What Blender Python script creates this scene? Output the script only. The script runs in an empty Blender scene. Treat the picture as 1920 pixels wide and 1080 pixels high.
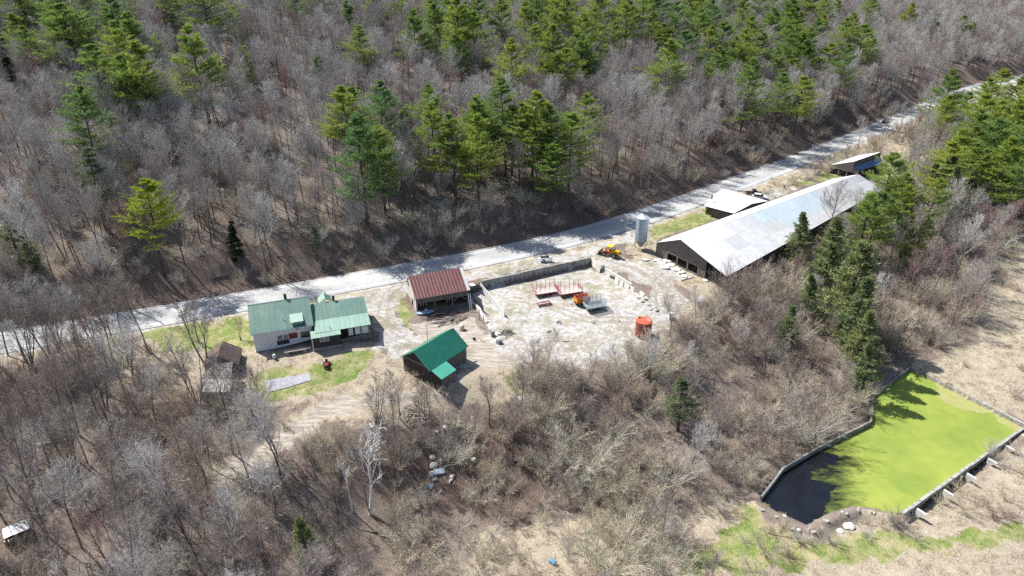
import bpy, bmesh, math, random
import numpy as np
from mathutils import Vector, Matrix, noise as mnoise
random.seed(7)
RNG = np.random.default_rng(11)
SC = bpy.context.scene
COL = SC.collection
PI = math.pi
R = math.radians

# ------------------------------------------------------------------ camera, sky, sun, exposure
CAM_H, CAM_P, FPX = 72.0, R(27.0), 1280.0
cam_d = bpy.data.cameras.new('camera'); cam_d.lens = 24; cam_d.sensor_width = 36
cam_d.clip_start = .5; cam_d.clip_end = 6000
cam = bpy.data.objects.new('camera', cam_d); COL.objects.link(cam)
cam.location = (0, 0, CAM_H); cam.rotation_euler = (R(90) - CAM_P, 0, 0)
SC.camera = cam

SUN_AZ, SUN_EL = R(147.0), R(52.0)      # direction towards the sun, measured from +X
world = bpy.data.worlds.new('World'); SC.world = world; world.use_nodes = True
wn = world.node_tree; wn.nodes.clear()
sky = wn.nodes.new('ShaderNodeTexSky'); sky.sky_type = 'NISHITA'; sky.sun_disc = False
sky.sun_elevation = SUN_EL; sky.sun_rotation = R(90) - SUN_AZ
sky.air_density = 1.0; sky.dust_density = 1.5
bg = wn.nodes.new('ShaderNodeBackground'); bg.inputs['Strength'].default_value = 0.09
wo = wn.nodes.new('ShaderNodeOutputWorld')
wn.links.new(sky.outputs[0], bg.inputs[0]); wn.links.new(bg.outputs[0], wo.inputs[0])
sd = bpy.data.lights.new('sun', 'SUN'); sd.energy = 5.0; sd.angle = R(.5); sd.color = (1, .955, .89)
sun = bpy.data.objects.new('sun', sd); COL.objects.link(sun)
sv = Vector((math.cos(SUN_AZ) * math.cos(SUN_EL), math.sin(SUN_AZ) * math.cos(SUN_EL), math.sin(SUN_EL)))
sun.rotation_euler = sv.to_track_quat('Z', 'Y').to_euler(); sun.location = (0, 0, 200)
SC.view_settings.view_transform = 'Standard'; SC.view_settings.look = 'None'
SC.view_settings.exposure = 0.78; SC.view_settings.gamma = 1.0; SC.view_settings.use_curve_mapping = False
SC.render.engine = 'CYCLES'
SC.cycles.max_bounces = 5; SC.cycles.diffuse_bounces = 2; SC.cycles.glossy_bounces = 2
SC.cycles.transmission_bounces = 2; SC.cycles.transparent_max_bounces = 4
SC.cycles.use_denoising = False

# ------------------------------------------------------------------ helpers
def at(px, py, z=0.0):
    """the point of the place at height z that the photograph shows at pixel px, py"""
    dx = (px - 960) / FPX; dy = -(py - 540) / FPX
    d = np.array([dx, math.cos(CAM_P) + dy * math.sin(CAM_P), -math.sin(CAM_P) + dy * math.cos(CAM_P)])
    return np.array([0, 0, CAM_H]) + (z - CAM_H) / d[2] * d
def proj(x, y, z):
    z = z - CAM_H
    yc = y * math.sin(CAM_P) + z * math.cos(CAM_P); zc = y * math.cos(CAM_P) - z * math.sin(CAM_P)
    zc = np.maximum(zc, 1e-3)
    return 960 + FPX * x / zc, 540 - FPX * yc / zc, zc

def tag(o, label=None, cat=None, group=None, kind=None):
    if label: o['label'] = label
    if cat: o['category'] = cat
    if group: o['group'] = group
    if kind: o['kind'] = kind
    return o
def empty(name, loc, label=None, cat=None, group=None, rz=0):
    o = bpy.data.objects.new(name, None); COL.objects.link(o)
    o.location = tuple(loc); o.rotation_euler = (0, 0, rz); o.empty_display_size = .5
    return tag(o, label, cat, group)

class MB:
    """collects polygons in the thing's own coordinates, then links them as one mesh object"""
    def __init__(s): s.v = []; s.f = []
    def poly(s, pts):
        n = len(s.v); s.v += [tuple(map(float, p)) for p in pts]; s.f.append(list(range(n, n + len(pts)))); return s
    def prism(s, pts, d):
        """closed slab: polygon pts pushed along vector d"""
        a = [np.array(p, float) for p in pts]; d = np.array(d, float); b = [p + d for p in a]
        n = len(s.v); k = len(a)
        s.v += [tuple(p) for p in a] + [tuple(p) for p in b]
        s.f.append(list(range(n, n + k))[::-1]); s.f.append(list(range(n + k, n + 2 * k)))
        for i in range(k):
            j = (i + 1) % k; s.f.append([n + i, n + j, n + k + j, n + k + i])
        return s
    def box(s, c, size, rz=0, rx=0, ry=0):
        M = Matrix.Rotation(rz, 3, 'Z') @ Matrix.Rotation(ry, 3, 'Y') @ Matrix.Rotation(rx, 3, 'X')
        c = Vector(c); x, y, z = [q / 2 for q in size]; n = len(s.v)
        for sx, sy, sz in ((-1,-1,-1),(1,-1,-1),(1,1,-1),(-1,1,-1),(-1,-1,1),(1,-1,1),(1,1,1),(-1,1,1)):
            s.v.append(tuple(c + M @ Vector((sx * x, sy * y, sz * z))))
        for f in ((3,2,1,0),(4,5,6,7),(0,1,5,4),(1,2,6,5),(2,3,7,6),(3,0,4,7)): s.f.append([n + i for i in f])
        return s
    def bx(s, x0, x1, y0, y1, z0, z1): return s.box(((x0+x1)/2, (y0+y1)/2, (z0+z1)/2), (abs(x1-x0), abs(y1-y0), abs(z1-z0)))
    def tube(s, p0, p1, r0, r1=None, n=8, caps=True):
        r1 = r0 if r1 is None else r1
        p0 = Vector(p0); p1 = Vector(p1); d = (p1 - p0).normalized()
        a = d.orthogonal().normalized(); b = d.cross(a); k = len(s.v)
        for p, r in ((p0, r0), (p1, r1)):
            for i in range(n):
                t = 2 * PI * i / n; s.v.append(tuple(p + (a * math.cos(t) + b * math.sin(t)) * r))
        for i in range(n):
            j = (i + 1) % n; s.f.append([k + i, k + j, k + n + j, k + n + i])
        if caps: s.f.append([k + i for i in range(n)][::-1]); s.f.append([k + n + i for i in range(n)])
        return s
    def lathe(s, prof, n=24, c=(0, 0, 0)):
        k = len(s.v); m = len(prof)
        for (r, z) in prof:
            for i in range(n):
                t = 2 * PI * i / n; s.v.append((c[0] + r * math.cos(t), c[1] + r * math.sin(t), c[2] + z))
        for j in range(m - 1):
            for i in range(n):
                a = (i + 1) % n; s.f.append([k + j*n + i, k + j*n + a, k + (j+1)*n + a, k + (j+1)*n + i])
        s.f.append([k + i for i in range(n)][::-1]); s.f.append([k + (m-1)*n + i for i in range(n)])
        return s
    def build(s, name, mat, parent=None, smooth=False, bevel=0, kind=None, label=None):
        me = bpy.data.meshes.new(name); me.from_pydata(s.v, [], s.f); me.update()
        if mat: me.materials.append(mat)
        if smooth:
            for p in me.polygons: p.use_smooth = True
        o = bpy.data.objects.new(name, me); COL.objects.link(o)
        if parent: o.parent = parent
        if bevel:
            b = o.modifiers.new('bevel', 'BEVEL'); b.width = bevel; b.segments = 2; b.limit_method = 'ANGLE'
        if kind: o['kind'] = kind
        if label: o['label'] = label
        return o

class Frame:
    """local axes of a building: u along its length, v away from the camera side, z absolute"""
    def __init__(s, org, deg): s.o = np.array([org[0], org[1], 0.]); s.a = R(deg); s.u = np.array([math.cos(s.a), math.sin(s.a), 0]); s.v = np.array([-math.sin(s.a), math.cos(s.a), 0])
    def p(s, u, v, z): return s.o + s.u * u + s.v * v + np.array([0, 0, z])

# ------------------------------------------------------------------ materials
def mat(name, c1, c2=None, scale=2.0, detail=6, lo=.35, hi=.65, rough=.85, metal=0, bump=0, bscale=None, stretch=None,
        c3=None, s3=.4, lo3=.5, hi3=.7, spec=.3, rnd=0, coords='Object', trans=0):
    m = bpy.data.materials.new(name); m.use_nodes = True; t = m.node_tree; N = t.nodes; L = t.links
    b = N['Principled BSDF']; b.inputs['Roughness'].default_value = rough; b.inputs['Metallic'].default_value = metal
    b.inputs['Specular IOR Level'].default_value = spec
    tc = N.new('ShaderNodeTexCoord'); src = tc.outputs[coords]
    mp = N.new('ShaderNodeMapping'); L.new(src, mp.inputs[0])
    if stretch: mp.inputs['Scale'].default_value = stretch
    col = None
    def noise(s, d=detail):
        n = N.new('ShaderNodeTexNoise'); n.inputs['Scale'].default_value = s; n.inputs['Detail'].default_value = d; n.inputs['Roughness'].default_value = .65
        L.new(mp.outputs[0], n.inputs['Vector']); return n
    def ramp(n, a, z):
        r = N.new('ShaderNodeMapRange'); r.inputs[1].default_value = a; r.inputs[2].default_value = z; L.new(n.outputs[0], r.inputs[0]); return r
    def mix(f, a, c):
        x = N.new('ShaderNodeMix'); x.data_type = 'RGBA'; L.new(f, x.inputs[0])
        for i, q in ((6, a), (7, c)):
            if isinstance(q, tuple): x.inputs[i].default_value = (*q, 1)
            else: L.new(q, x.inputs[i])
        return x.outputs[2]
    n1 = noise(scale)
    out = mix(ramp(n1, lo, hi).outputs[0], tuple(c1), tuple(c2 if c2 else [q * .8 for q in c1]))
    if c3: out = mix(ramp(noise(s3), lo3, hi3).outputs[0], out, tuple(c3))
    if rnd:
        oi = N.new('ShaderNodeObjectInfo'); mr = N.new('ShaderNodeMapRange'); L.new(oi.outputs['Random'], mr.inputs[0])
        mr.inputs[3].default_value = 1 - rnd; mr.inputs[4].default_value = 1 + rnd
        vm = N.new('ShaderNodeVectorMath'); vm.operation = 'SCALE'; L.new(out, vm.inputs[0]); L.new(mr.outputs[0], vm.inputs[3]); out = vm.outputs[0]
    L.new(out, b.inputs['Base Color'])
    if bump:
        bp = N.new('ShaderNodeBump'); bp.inputs['Strength'].default_value = bump; bp.inputs['Distance'].default_value = .1
        L.new(noise(bscale or scale * 3).outputs[0], bp.inputs['Height']); L.new(bp.outputs[0], b.inputs['Normal'])
    return m

def twig_mat(name, cols, rough=.8):
    """bark and twigs; each tree takes its own tint of its kind"""
    m = bpy.data.materials.new(name); m.use_nodes = True; t = m.node_tree; N = t.nodes; L = t.links; b = N['Principled BSDF']
    b.inputs['Roughness'].default_value = rough; b.inputs['Specular IOR Level'].default_value = .2
    oi = N.new('ShaderNodeObjectInfo'); cr = N.new('ShaderNodeValToRGB'); L.new(oi.outputs['Random'], cr.inputs[0])
    e = cr.color_ramp.elements
    while len(e) < len(cols): e.new(.5)
    for i, c in enumerate(cols): e[i].position = i / (len(cols) - 1); e[i].color = (*c, 1)
    n = N.new('ShaderNodeTexNoise'); n.inputs['Scale'].default_value = 1.3; n.inputs['Detail'].default_value = 4
    tc = N.new('ShaderNodeTexCoord'); L.new(tc.outputs['Object'], n.inputs['Vector'])
    mr = N.new('ShaderNodeMapRange'); mr.inputs[1].default_value = .3; mr.inputs[2].default_value = .7; mr.inputs[3].default_value = .7; mr.inputs[4].default_value = 1.25
    L.new(n.outputs[0], mr.inputs[0]); vm = N.new('ShaderNodeVectorMath'); vm.operation = 'SCALE'
    L.new(cr.outputs[0], vm.inputs[0]); L.new(mr.outputs[0], vm.inputs[3]); L.new(vm.outputs[0], b.inputs['Base Color'])
    return m
def leaf_mat(name, cols, trans=.42):
    m = twig_mat(name, cols, .6); t = m.node_tree; N = t.nodes; L = t.links; b = N['Principled BSDF']
    src = b.inputs['Base Color'].links[0].from_socket
    tr = N.new('ShaderNodeBsdfTranslucent'); L.new(src, tr.inputs[0]); mx = N.new('ShaderNodeMixShader'); mx.inputs[0].default_value = trans
    L.new(b.outputs[0], mx.inputs[1]); L.new(tr.outputs[0], mx.inputs[2]); L.new(mx.outputs[0], N['Material Output'].inputs[0])
    return m

M = {}
M['teal'] = mat('teal_metal_roof', (.062,.15,.125), (.08,.175,.145), scale=.6, rough=.45, spec=.5, rnd=.06, c3=(.12,.21,.18), s3=.25)
M['teal_light'] = mat('pale_teal_metal_roof', (.21,.34,.28), (.25,.38,.32), scale=.6, rough=.4, spec=.5, rnd=.05)
M['green'] = mat('green_metal_roof', (.015,.14,.10), (.022,.17,.12), scale=.5, rough=.4, spec=.5, rnd=.04, c3=(.03,.17,.13), s3=.3)
M['green_light'] = mat('light_green_metal_roof', (.06,.30,.22), (.07,.34,.25), scale=.5, rough=.4, spec=.5)
M['redroof'] = mat('rusty_red_metal_roof', (.155,.050,.048), (.12,.055,.052), scale=1.2, rough=.5, spec=.4, rnd=.14, c3=(.22,.10,.09), s3=.7, lo3=.52, hi3=.75, stretch=(3,1,1))
M['seam'] = mat('bare_metal_seam', (.42,.28,.26), (.5,.42,.4), scale=2, rough=.5)
M['white'] = mat('white_paint', (.72,.73,.75), (.60,.61,.63), scale=1.4, lo=.45, hi=.8, rough=.7, rnd=.03)
M['whiteold'] = mat('weathered_white_paint', (.62,.60,.57), (.30,.26,.23), scale=1.8, lo=.45, hi=.7, rough=.85)
M['galv'] = mat('white_metal_roof', (.74,.75,.76), (.64,.65,.67), scale=.7, rough=.45, spec=.5, rnd=.05)
M['galvgrey'] = mat('grey_metal_roof', (.61,.62,.63), (.50,.51,.52), scale=1.0, rough=.5, spec=.5, rnd=.08, stretch=(1,1,1), c3=(.58,.57,.55), s3=.5)
M['galvpale'] = mat('streaked_pale_metal_roof', (.62,.63,.64), (.50,.51,.52), scale=1.6, rough=.5, spec=.5, rnd=.06, c3=(.70,.69,.67), s3=.6)
M['galvblue'] = mat('pale_blue_metal_roof', (.48,.57,.61), (.54,.62,.65), scale=.6, rough=.4, spec=.5, rnd=.05)
M['blueroof'] = mat('blue_metal_roof', (.07,.15,.30), (.09,.18,.33), scale=.6, rough=.4, spec=.5)
M['bluerooflight'] = mat('bright_blue_metal_roof', (.10,.26,.50), (.12,.29,.52), scale=.6, rough=.4, spec=.5)
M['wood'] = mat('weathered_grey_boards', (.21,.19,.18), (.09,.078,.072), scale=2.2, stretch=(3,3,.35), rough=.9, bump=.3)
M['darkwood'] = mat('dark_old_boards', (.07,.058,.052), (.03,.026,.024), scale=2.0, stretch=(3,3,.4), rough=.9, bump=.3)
M['palewood'] = mat('pale_timber', (.50,.42,.33), (.36,.30,.25), scale=2.5, rough=.85)
M['beam'] = mat('grey_timber', (.30,.27,.24), (.18,.16,.14), scale=2.5, rough=.9)
M['charcoal'] = mat('charcoal_siding', (.055,.057,.062), (.035,.036,.04), scale=1.6, rough=.8)
M['glass'] = mat('window_glass', (.03,.035,.04), (.05,.055,.06), scale=1, rough=.08, spec=.6)
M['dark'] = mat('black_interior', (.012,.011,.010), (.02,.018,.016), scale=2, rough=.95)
M['conc'] = mat('grey_concrete', (.36,.36,.34), (.22,.22,.205), scale=1.1, lo=.4, hi=.65, rough=.92, bump=.4, bscale=5, rnd=.08, c3=(.12,.12,.11), s3=.55, lo3=.55, hi3=.75)
M['concw'] = mat('bleached_concrete', (.58,.57,.54), (.42,.41,.38), scale=1.3, lo=.42, hi=.7, rough=.92, bump=.4, bscale=6, rnd=.08)
M['stone'] = mat('field_stone', (.48,.46,.42), (.26,.24,.22), scale=1.5, rough=.95, bump=.6, rnd=.25)
M['asphalt'] = mat('worn_grey_asphalt', (.36,.37,.38), (.27,.28,.29), scale=1.2, lo=.35, hi=.7, rough=.9, bump=.15, bscale=9, coords='Object', c3=(.44,.44,.435), s3=.12, lo3=.45, hi3=.65)
M['line'] = mat('road_paint', (.78,.78,.76), (.5,.5,.49), scale=2.5, lo=.4, hi=.75, rough=.8)
M['liney'] = mat('faded_yellow_paint', (.55,.45,.2), (.33,.32,.28), scale=1.5, lo=.4, hi=.6, rough=.8)
M['steel'] = mat('galvanised_steel', (.33,.40,.46), (.26,.32,.37), scale=.9, rough=.5, metal=0, spec=.5, rnd=.05)
M['steellight'] = mat('bright_galvanised_steel', (.60,.66,.70), (.5,.55,.6), scale=.9, rough=.5, spec=.5)
M['redpaint'] = mat('faded_red_paint', (.42,.07,.08), (.33,.09,.09), scale=2, rough=.6)
M['redpink'] = mat('sunbleached_red_paint', (.50,.16,.17), (.40,.10,.12), scale=2, rough=.6)
M['tankred'] = mat('orange_red_tank_steel', (.32,.085,.055), (.20,.065,.05), scale=1.0, stretch=(1,1,.35), rough=.6, c3=(.20,.09,.06), s3=.9, lo3=.5, hi3=.7)
M['tanktop'] = mat('orange_tank_lid', (.50,.10,.05), (.40,.09,.05), scale=1, rough=.5)
M['orange'] = mat('orange_paint', (.55,.19,.03), (.36,.11,.03), scale=1.6, rough=.6)
M['yellow'] = mat('yellow_machine_paint', (.72,.40,.015), (.55,.27,.02), scale=2, lo=.45, hi=.75, rough=.5)
M['yellowt'] = mat('bright_yellow_canopy', (.78,.58,.03), (.7,.5,.03), scale=2, rough=.5)
M['rubber'] = mat('tyre_rubber', (.02,.02,.02), (.05,.048,.045), scale=2, rough=.9)
M['rim'] = mat('grey_wheel_rim', (.35,.34,.33), (.2,.2,.2), scale=3, rough=.6)
M['black'] = mat('black_paint', (.012,.012,.014), (.02,.02,.022), scale=2, rough=.25, spec=.5)
M['carwhite'] = mat('white_car_paint', (.75,.76,.77), (.7,.71,.72), scale=1, rough=.25, spec=.5)
M['pale_blue'] = mat('pale_blue_hull', (.32,.42,.52), (.25,.33,.42), scale=1.5, rough=.5)
M['mower'] = mat('dark_red_paint', (.18,.018,.02), (.12,.015,.015), scale=2, rough=.4, spec=.5)
M['pinktank'] = mat('pinkish_white_plastic', (.68,.56,.52), (.6,.42,.38), scale=1, rough=.6)
M['teal2'] = mat('pale_teal_board', (.45,.58,.55), (.36,.46,.44), scale=2, rough=.7)
M['greymetal'] = mat('grey_painted_steel', (.22,.25,.26), (.15,.17,.18), scale=2, rough=.5)
M['bluep'] = mat('blue_plastic', (.02,.26,.5), (.03,.3,.55), scale=2, rough=.5)
M['pole'] = mat('grey_pole_wood', (.36,.33,.29), (.24,.22,.2), scale=2, stretch=(4,4,.5), rough=.9)
M['shingle'] = mat('mossy_grey_shingles', (.24,.24,.22), (.13,.13,.12), scale=2.5, rough=.95, bump=.5, c3=(.36,.36,.33), s3=1.2)
M['brickdark'] = mat('dark_chimney_brick', (.10,.085,.075), (.06,.05,.045), scale=4, rough=.9)
M['lidpatch'] = mat('faded_tank_lid', (.42,.20,.17), (.36,.16,.13), scale=1, rough=.6)
M['sheep'] = mat('gravel_bed', (.40,.40,.41), (.20,.215,.26), scale=5.5, detail=4, lo=.45, hi=.55, rough=.95, bump=.4)
M['concd'] = mat('dark_weathered_concrete', (.27,.265,.245), (.15,.145,.13), scale=1.2, rough=.95, bump=.4, rnd=.12)
M['rustroof'] = mat('old_brown_metal_roof', (.125,.085,.075), (.06,.045,.042), scale=1.2, stretch=(1,1,1), rough=.6, rnd=.25)

B_BARK = mat('dark_grey_bark', (.16,.14,.13), (.08,.07,.065), scale=1.5, stretch=(2,2,.6), rough=.95, rnd=.25)
B_PBARK = mat('pine_bark', (.11,.085,.075), (.06,.05,.045), scale=1.5, stretch=(2,2,.6), rough=.95, rnd=.2)
B_BIRCH = mat('white_bark', (.78,.76,.73), (.48,.46,.44), scale=2.2, rough=.8)
T_HARD = twig_mat('bare_twigs_grey', [(.36,.335,.315), (.46,.445,.425), (.30,.27,.255), (.58,.565,.54), (.38,.315,.30), (.34,.325,.305), (.46,.43,.41)])
T_PALE = twig_mat('bare_twigs_pale', [(.48,.465,.44), (.56,.545,.52)])
T_SHRUB = twig_mat('bare_twigs_tan', [(.54,.47,.36), (.42,.37,.30), (.62,.55,.43), (.44,.35,.29), (.53,.51,.37), (.56,.53,.46), (.40,.37,.34)])
T_DEAD = twig_mat('bleached_dead_twigs', [(.72,.70,.67), (.66,.64,.61)])
T_BROWN = twig_mat('bare_twigs_brown', [(.30,.25,.225), (.24,.20,.185), (.34,.29,.26), (.28,.225,.21)])
T_RED = twig_mat('bare_twigs_reddish', [(.34,.225,.205), (.30,.22,.20)])
L_PINE = leaf_mat('white_pine_needles', [(.19,.29,.075), (.30,.38,.07), (.15,.26,.09), (.25,.345,.075), (.34,.41,.07), (.17,.28,.09)])
L_BRIGHT = leaf_mat('yellow_green_needles', [(.30,.385,.035), (.32,.40,.04)])
L_DARK = leaf_mat('dark_spruce_needles', [(.035,.070,.035), (.05,.085,.04)], .25)
L_CEDAR = leaf_mat('olive_cedar_needles', [(.25,.29,.12), (.19,.245,.11), (.29,.32,.13)], .3)
L_DIM = leaf_mat('thin_grey_green_needles', [(.20,.25,.13), (.17,.22,.12)], .3)
L_GRASS = leaf_mat('green_grass_blades', [(.09,.145,.032), (.16,.185,.06)], .3)
L_STRAW = leaf_mat('dry_grass_blades', [(.42,.34,.22), (.34,.27,.18), (.46,.39,.27)], .3)
L_WEED = leaf_mat('bramble_stems', [(.30,.24,.19), (.22,.175,.145), (.34,.28,.22), (.26,.18,.155)], .1)
# ------------------------------------------------------------------ road centre line and terrain
_rp = [(-420, 705), (-150, 667), (0, 645), (100, 625), (230, 603), (330, 587), (440, 569), (613, 536), (720, 517), (850, 494), (950, 477), (1110, 441),
       (1200, 412), (1300, 374), (1390, 341), (1440, 321), (1500, 302), (1611, 254), (1689, 224), (1744, 199), (1800, 170), (1838, 159), (1900, 147), (1990, 133), (2150, 110)]
_rw = np.array([at(x, y, 0)[:2] for x, y in _rp])
for _ in range(2):                       # smooth it like a road
    _rw[1:-1] = .25 * _rw[:-2] + .5 * _rw[1:-1] + .25 * _rw[2:]
def _resample(P, n):
    d = np.r_[0, np.cumsum(np.linalg.norm(np.diff(P, axis=0), axis=1))]; t = np.linspace(0, d[-1], n)
    return np.c_[np.interp(t, d, P[:, 0]), np.interp(t, d, P[:, 1])]
ROAD = _resample(_rw, 260)
for _ in range(12): ROAD[1:-1] = .25 * ROAD[:-2] + .5 * ROAD[1:-1] + .25 * ROAD[2:]
_rt = np.gradient(ROAD, axis=0); _rt /= np.linalg.norm(_rt, axis=1)[:, None]
RNOR = np.c_[-_rt[:, 1], _rt[:, 0]]      # towards the hill
def sdist(X, Y):
    """signed distance from the road's centre, positive on the hill side"""
    X = np.asarray(X, float).ravel(); Y = np.asarray(Y, float).ravel(); out = np.empty(X.size)
    for i in range(0, X.size, 20000):
        dx = X[i:i+20000, None] - ROAD[None, :, 0]; dy = Y[i:i+20000, None] - ROAD[None, :, 1]
        d2 = dx * dx + dy * dy; k = d2.argmin(1); a = np.arange(k.size)
        s = dx[a, k] * RNOR[k, 0] + dy[a, k] * RNOR[k, 1]
        out[i:i+20000] = np.where(np.abs(s) > .01, np.sign(s), 1) * np.sqrt(d2[a, k])
    return out
def smooth(x, a, b): t = np.clip((x - a) / (b - a), 0, 1); return t * t * (3 - 2 * t)

CTRL = [(500,655,-.5),(480,662,-.5),(600,676,-.9),(690,652,-1.0),(893,545,-1.3),(920,577,-2.0),(940,602,-2.4),(560,720,-2.3),(420,650,-.8),(300,640,-.6),(390,690,-1.6),(400,745,-3),(250,700,-2),
  (100,740,-3),(0,800,-4.5),(200,850,-6),(0,1000,-9),(250,1010,-9),(500,800,-4.5),(650,740,-3),(450,950,-8),(600,1050,-12),(740,610,-1.3),(790,600,-1.9),(880,590,-1.9),
  (760,684,-2.3),(840,722,-2.8),(870,640,-2.4),(930,600,-2),(1000,503,0),(905,527,0),(1107,483,0),(1000,590,-2.2),(1060,620,-2.5),(980,680,-3),(1205,630,-3),(1100,690,-3.6),
  (700,800,-4),(850,780,-6),(800,870,-11),(900,900,-12),(1000,780,-7),(1100,780,-8),(1200,720,-6),(1300,640,-4),(1240,560,-1.3),(1180,500,-.4),(1225,490,-.4),
  (1355,530,-1.6),(1290,510,-1.0),(1400,600,-5),(1500,650,-9),(1400,750,-10),(1400,900,-12),(1250,900,-12),(1100,1000,-13),(850,1050,-13),(1300,1060,-13),(1900,1060,-13),
  (1600,1000,-12.5),(1800,900,-12.5),(1910,790,-11.2),(1705,690,-10.6),(1640,700,-10.6),(1800,640,-10.6),(1900,560,-10.6),(1600,560,-9),(1700,500,-8),(1655,375,-1),
  (1700,420,-4),(1800,420,-8),(1900,420,-10),(1700,310,-.5),(1800,300,-3),(1900,300,-7),(1800,220,-1.5),(1900,215,-1),(1560,330,-.5),(1400,385,-.3),
  (2200,600,-11),(2200,900,-13),(-200,1000,-9),(-200,800,-5),(600,1250,-14),(1400,1250,-14),(2200,400,-10),(2300,250,-6)]
_cp = np.array([[*at(x, y, z)[:2], z] for x, y, z in CTRL])
_re = ROAD[::10] - RNOR[::10] * 9
_cp = np.r_[_cp, np.c_[_re, np.zeros(len(_re))]]
def _phi(r2): return .5 * r2 * np.log(r2 + 1e-9)
_n = len(_cp); _A = np.zeros((_n + 3, _n + 3))
_d2 = ((_cp[:, None, :2] - _cp[None, :, :2]) / 50) ** 2
_A[:_n, :_n] = _phi(_d2.sum(2)) + np.eye(_n) * .004; _A[:_n, _n] = 1; _A[:_n, _n+1:] = _cp[:, :2] / 50; _A[_n:, :_n] = _A[:_n, _n:].T
_w = np.linalg.solve(_A, np.r_[_cp[:, 2], 0, 0, 0])
def tps(X, Y):
    out = np.empty(X.size)
    for i in range(0, X.size, 20000):
        x = X[i:i+20000, None] / 50; y = Y[i:i+20000, None] / 50
        r2 = (x - _cp[None, :, 0] / 50) ** 2 + (y - _cp[None, :, 1] / 50) ** 2
        out[i:i+20000] = _phi(r2) @ _w[:_n] + _w[_n] + x[:, 0] * _w[_n+1] + y[:, 0] * _w[_n+2]
    return np.clip(out, -15, .3)
def vnoise(X, Y, s, seed=0):
    """smooth value noise, vectorised"""
    x = X / s + seed * 17.3; y = Y / s - seed * 9.1; xi = np.floor(x).astype(int); yi = np.floor(y).astype(int); fx = x - xi; fy = y - yi
    fx = fx * fx * (3 - 2 * fx); fy = fy * fy * (3 - 2 * fy)
    def h(a, b):
        n = (a * 374761393 + b * 668265263 + seed * 1442695) & 0x7fffffff; n = ((n ^ (n >> 13)) * 1274126177) & 0x7fffffff
        return ((n ^ (n >> 16)) & 0xffff) / 65535.
    return (h(xi, yi) * (1-fx) + h(xi+1, yi) * fx) * (1-fy) + (h(xi, yi+1) * (1-fx) + h(xi+1, yi+1) * fx) * fy

# the sunken concrete yard and the manure pond, as outlines on the ground
W0, W1 = at(905, 527, .15), at(1107, 483, .15)
YARD = np.array([at(901,530,-.1)[:2] - [.7,.2], W0[:2], W1[:2], at(1160,523,-1.4)[:2], at(1222,566,-2)[:2], at(1150,640,-2.6)[:2], at(1000,650,-2.6)[:2], at(950,596,-1.6)[:2] - [.7,.2], at(945,584,-1.0)[:2] - [.7,.2]])
ZP = -12.0
POND = np.array([at(x, y, ZP)[:2] for x, y in ((1704,692),(1800,741),(1925,806),(1905,822),(1800,895),(1715,958),(1680,965),(1640,952),(1600,948),(1560,958),(1530,975),(1515,987),(1490,975),(1455,960),(1424,938),(1440,918),(1465,884),(1530,845),(1600,812),(1629,796),(1632,775),(1634,745))])
SHORE = np.array([at(x, y, ZP)[:2] for x, y in ((1668,963),(1640,952),(1600,948),(1560,958),(1530,975),(1515,987),(1490,975),(1455,960),(1432,944))])
def inside(P, X, Y):
    r = np.zeros(X.shape, bool); n = len(P); j = n - 1
    for i in range(n):
        xi, yi, xj, yj = *P[i], *P[j]
        c = ((yi > Y) != (yj > Y)) & (X < (xj - xi) * (Y - yi) / (yj - yi + 1e-12) + xi); r ^= c; j = i
    return r
def pdist(P, X, Y):
    """signed distance to an outline, positive inside"""
    d = np.full(X.shape, 1e9); n = len(P)
    for i in range(n):
        a = P[i]; b = P[(i + 1) % n]; ab = b - a; t = np.clip(((X - a[0]) * ab[0] + (Y - a[1]) * ab[1]) / (ab @ ab + 1e-12), 0, 1)
        d = np.minimum(d, np.hypot(X - a[0] - t * ab[0], Y - a[1] - t * ab[1]))
    return np.where(inside(P, X, Y), d, -d)
_wd = (W1 - W0)[:2] / np.linalg.norm((W1 - W0)[:2]); _wnn = np.array([_wd[1], -_wd[0]])   # into the yard
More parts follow.
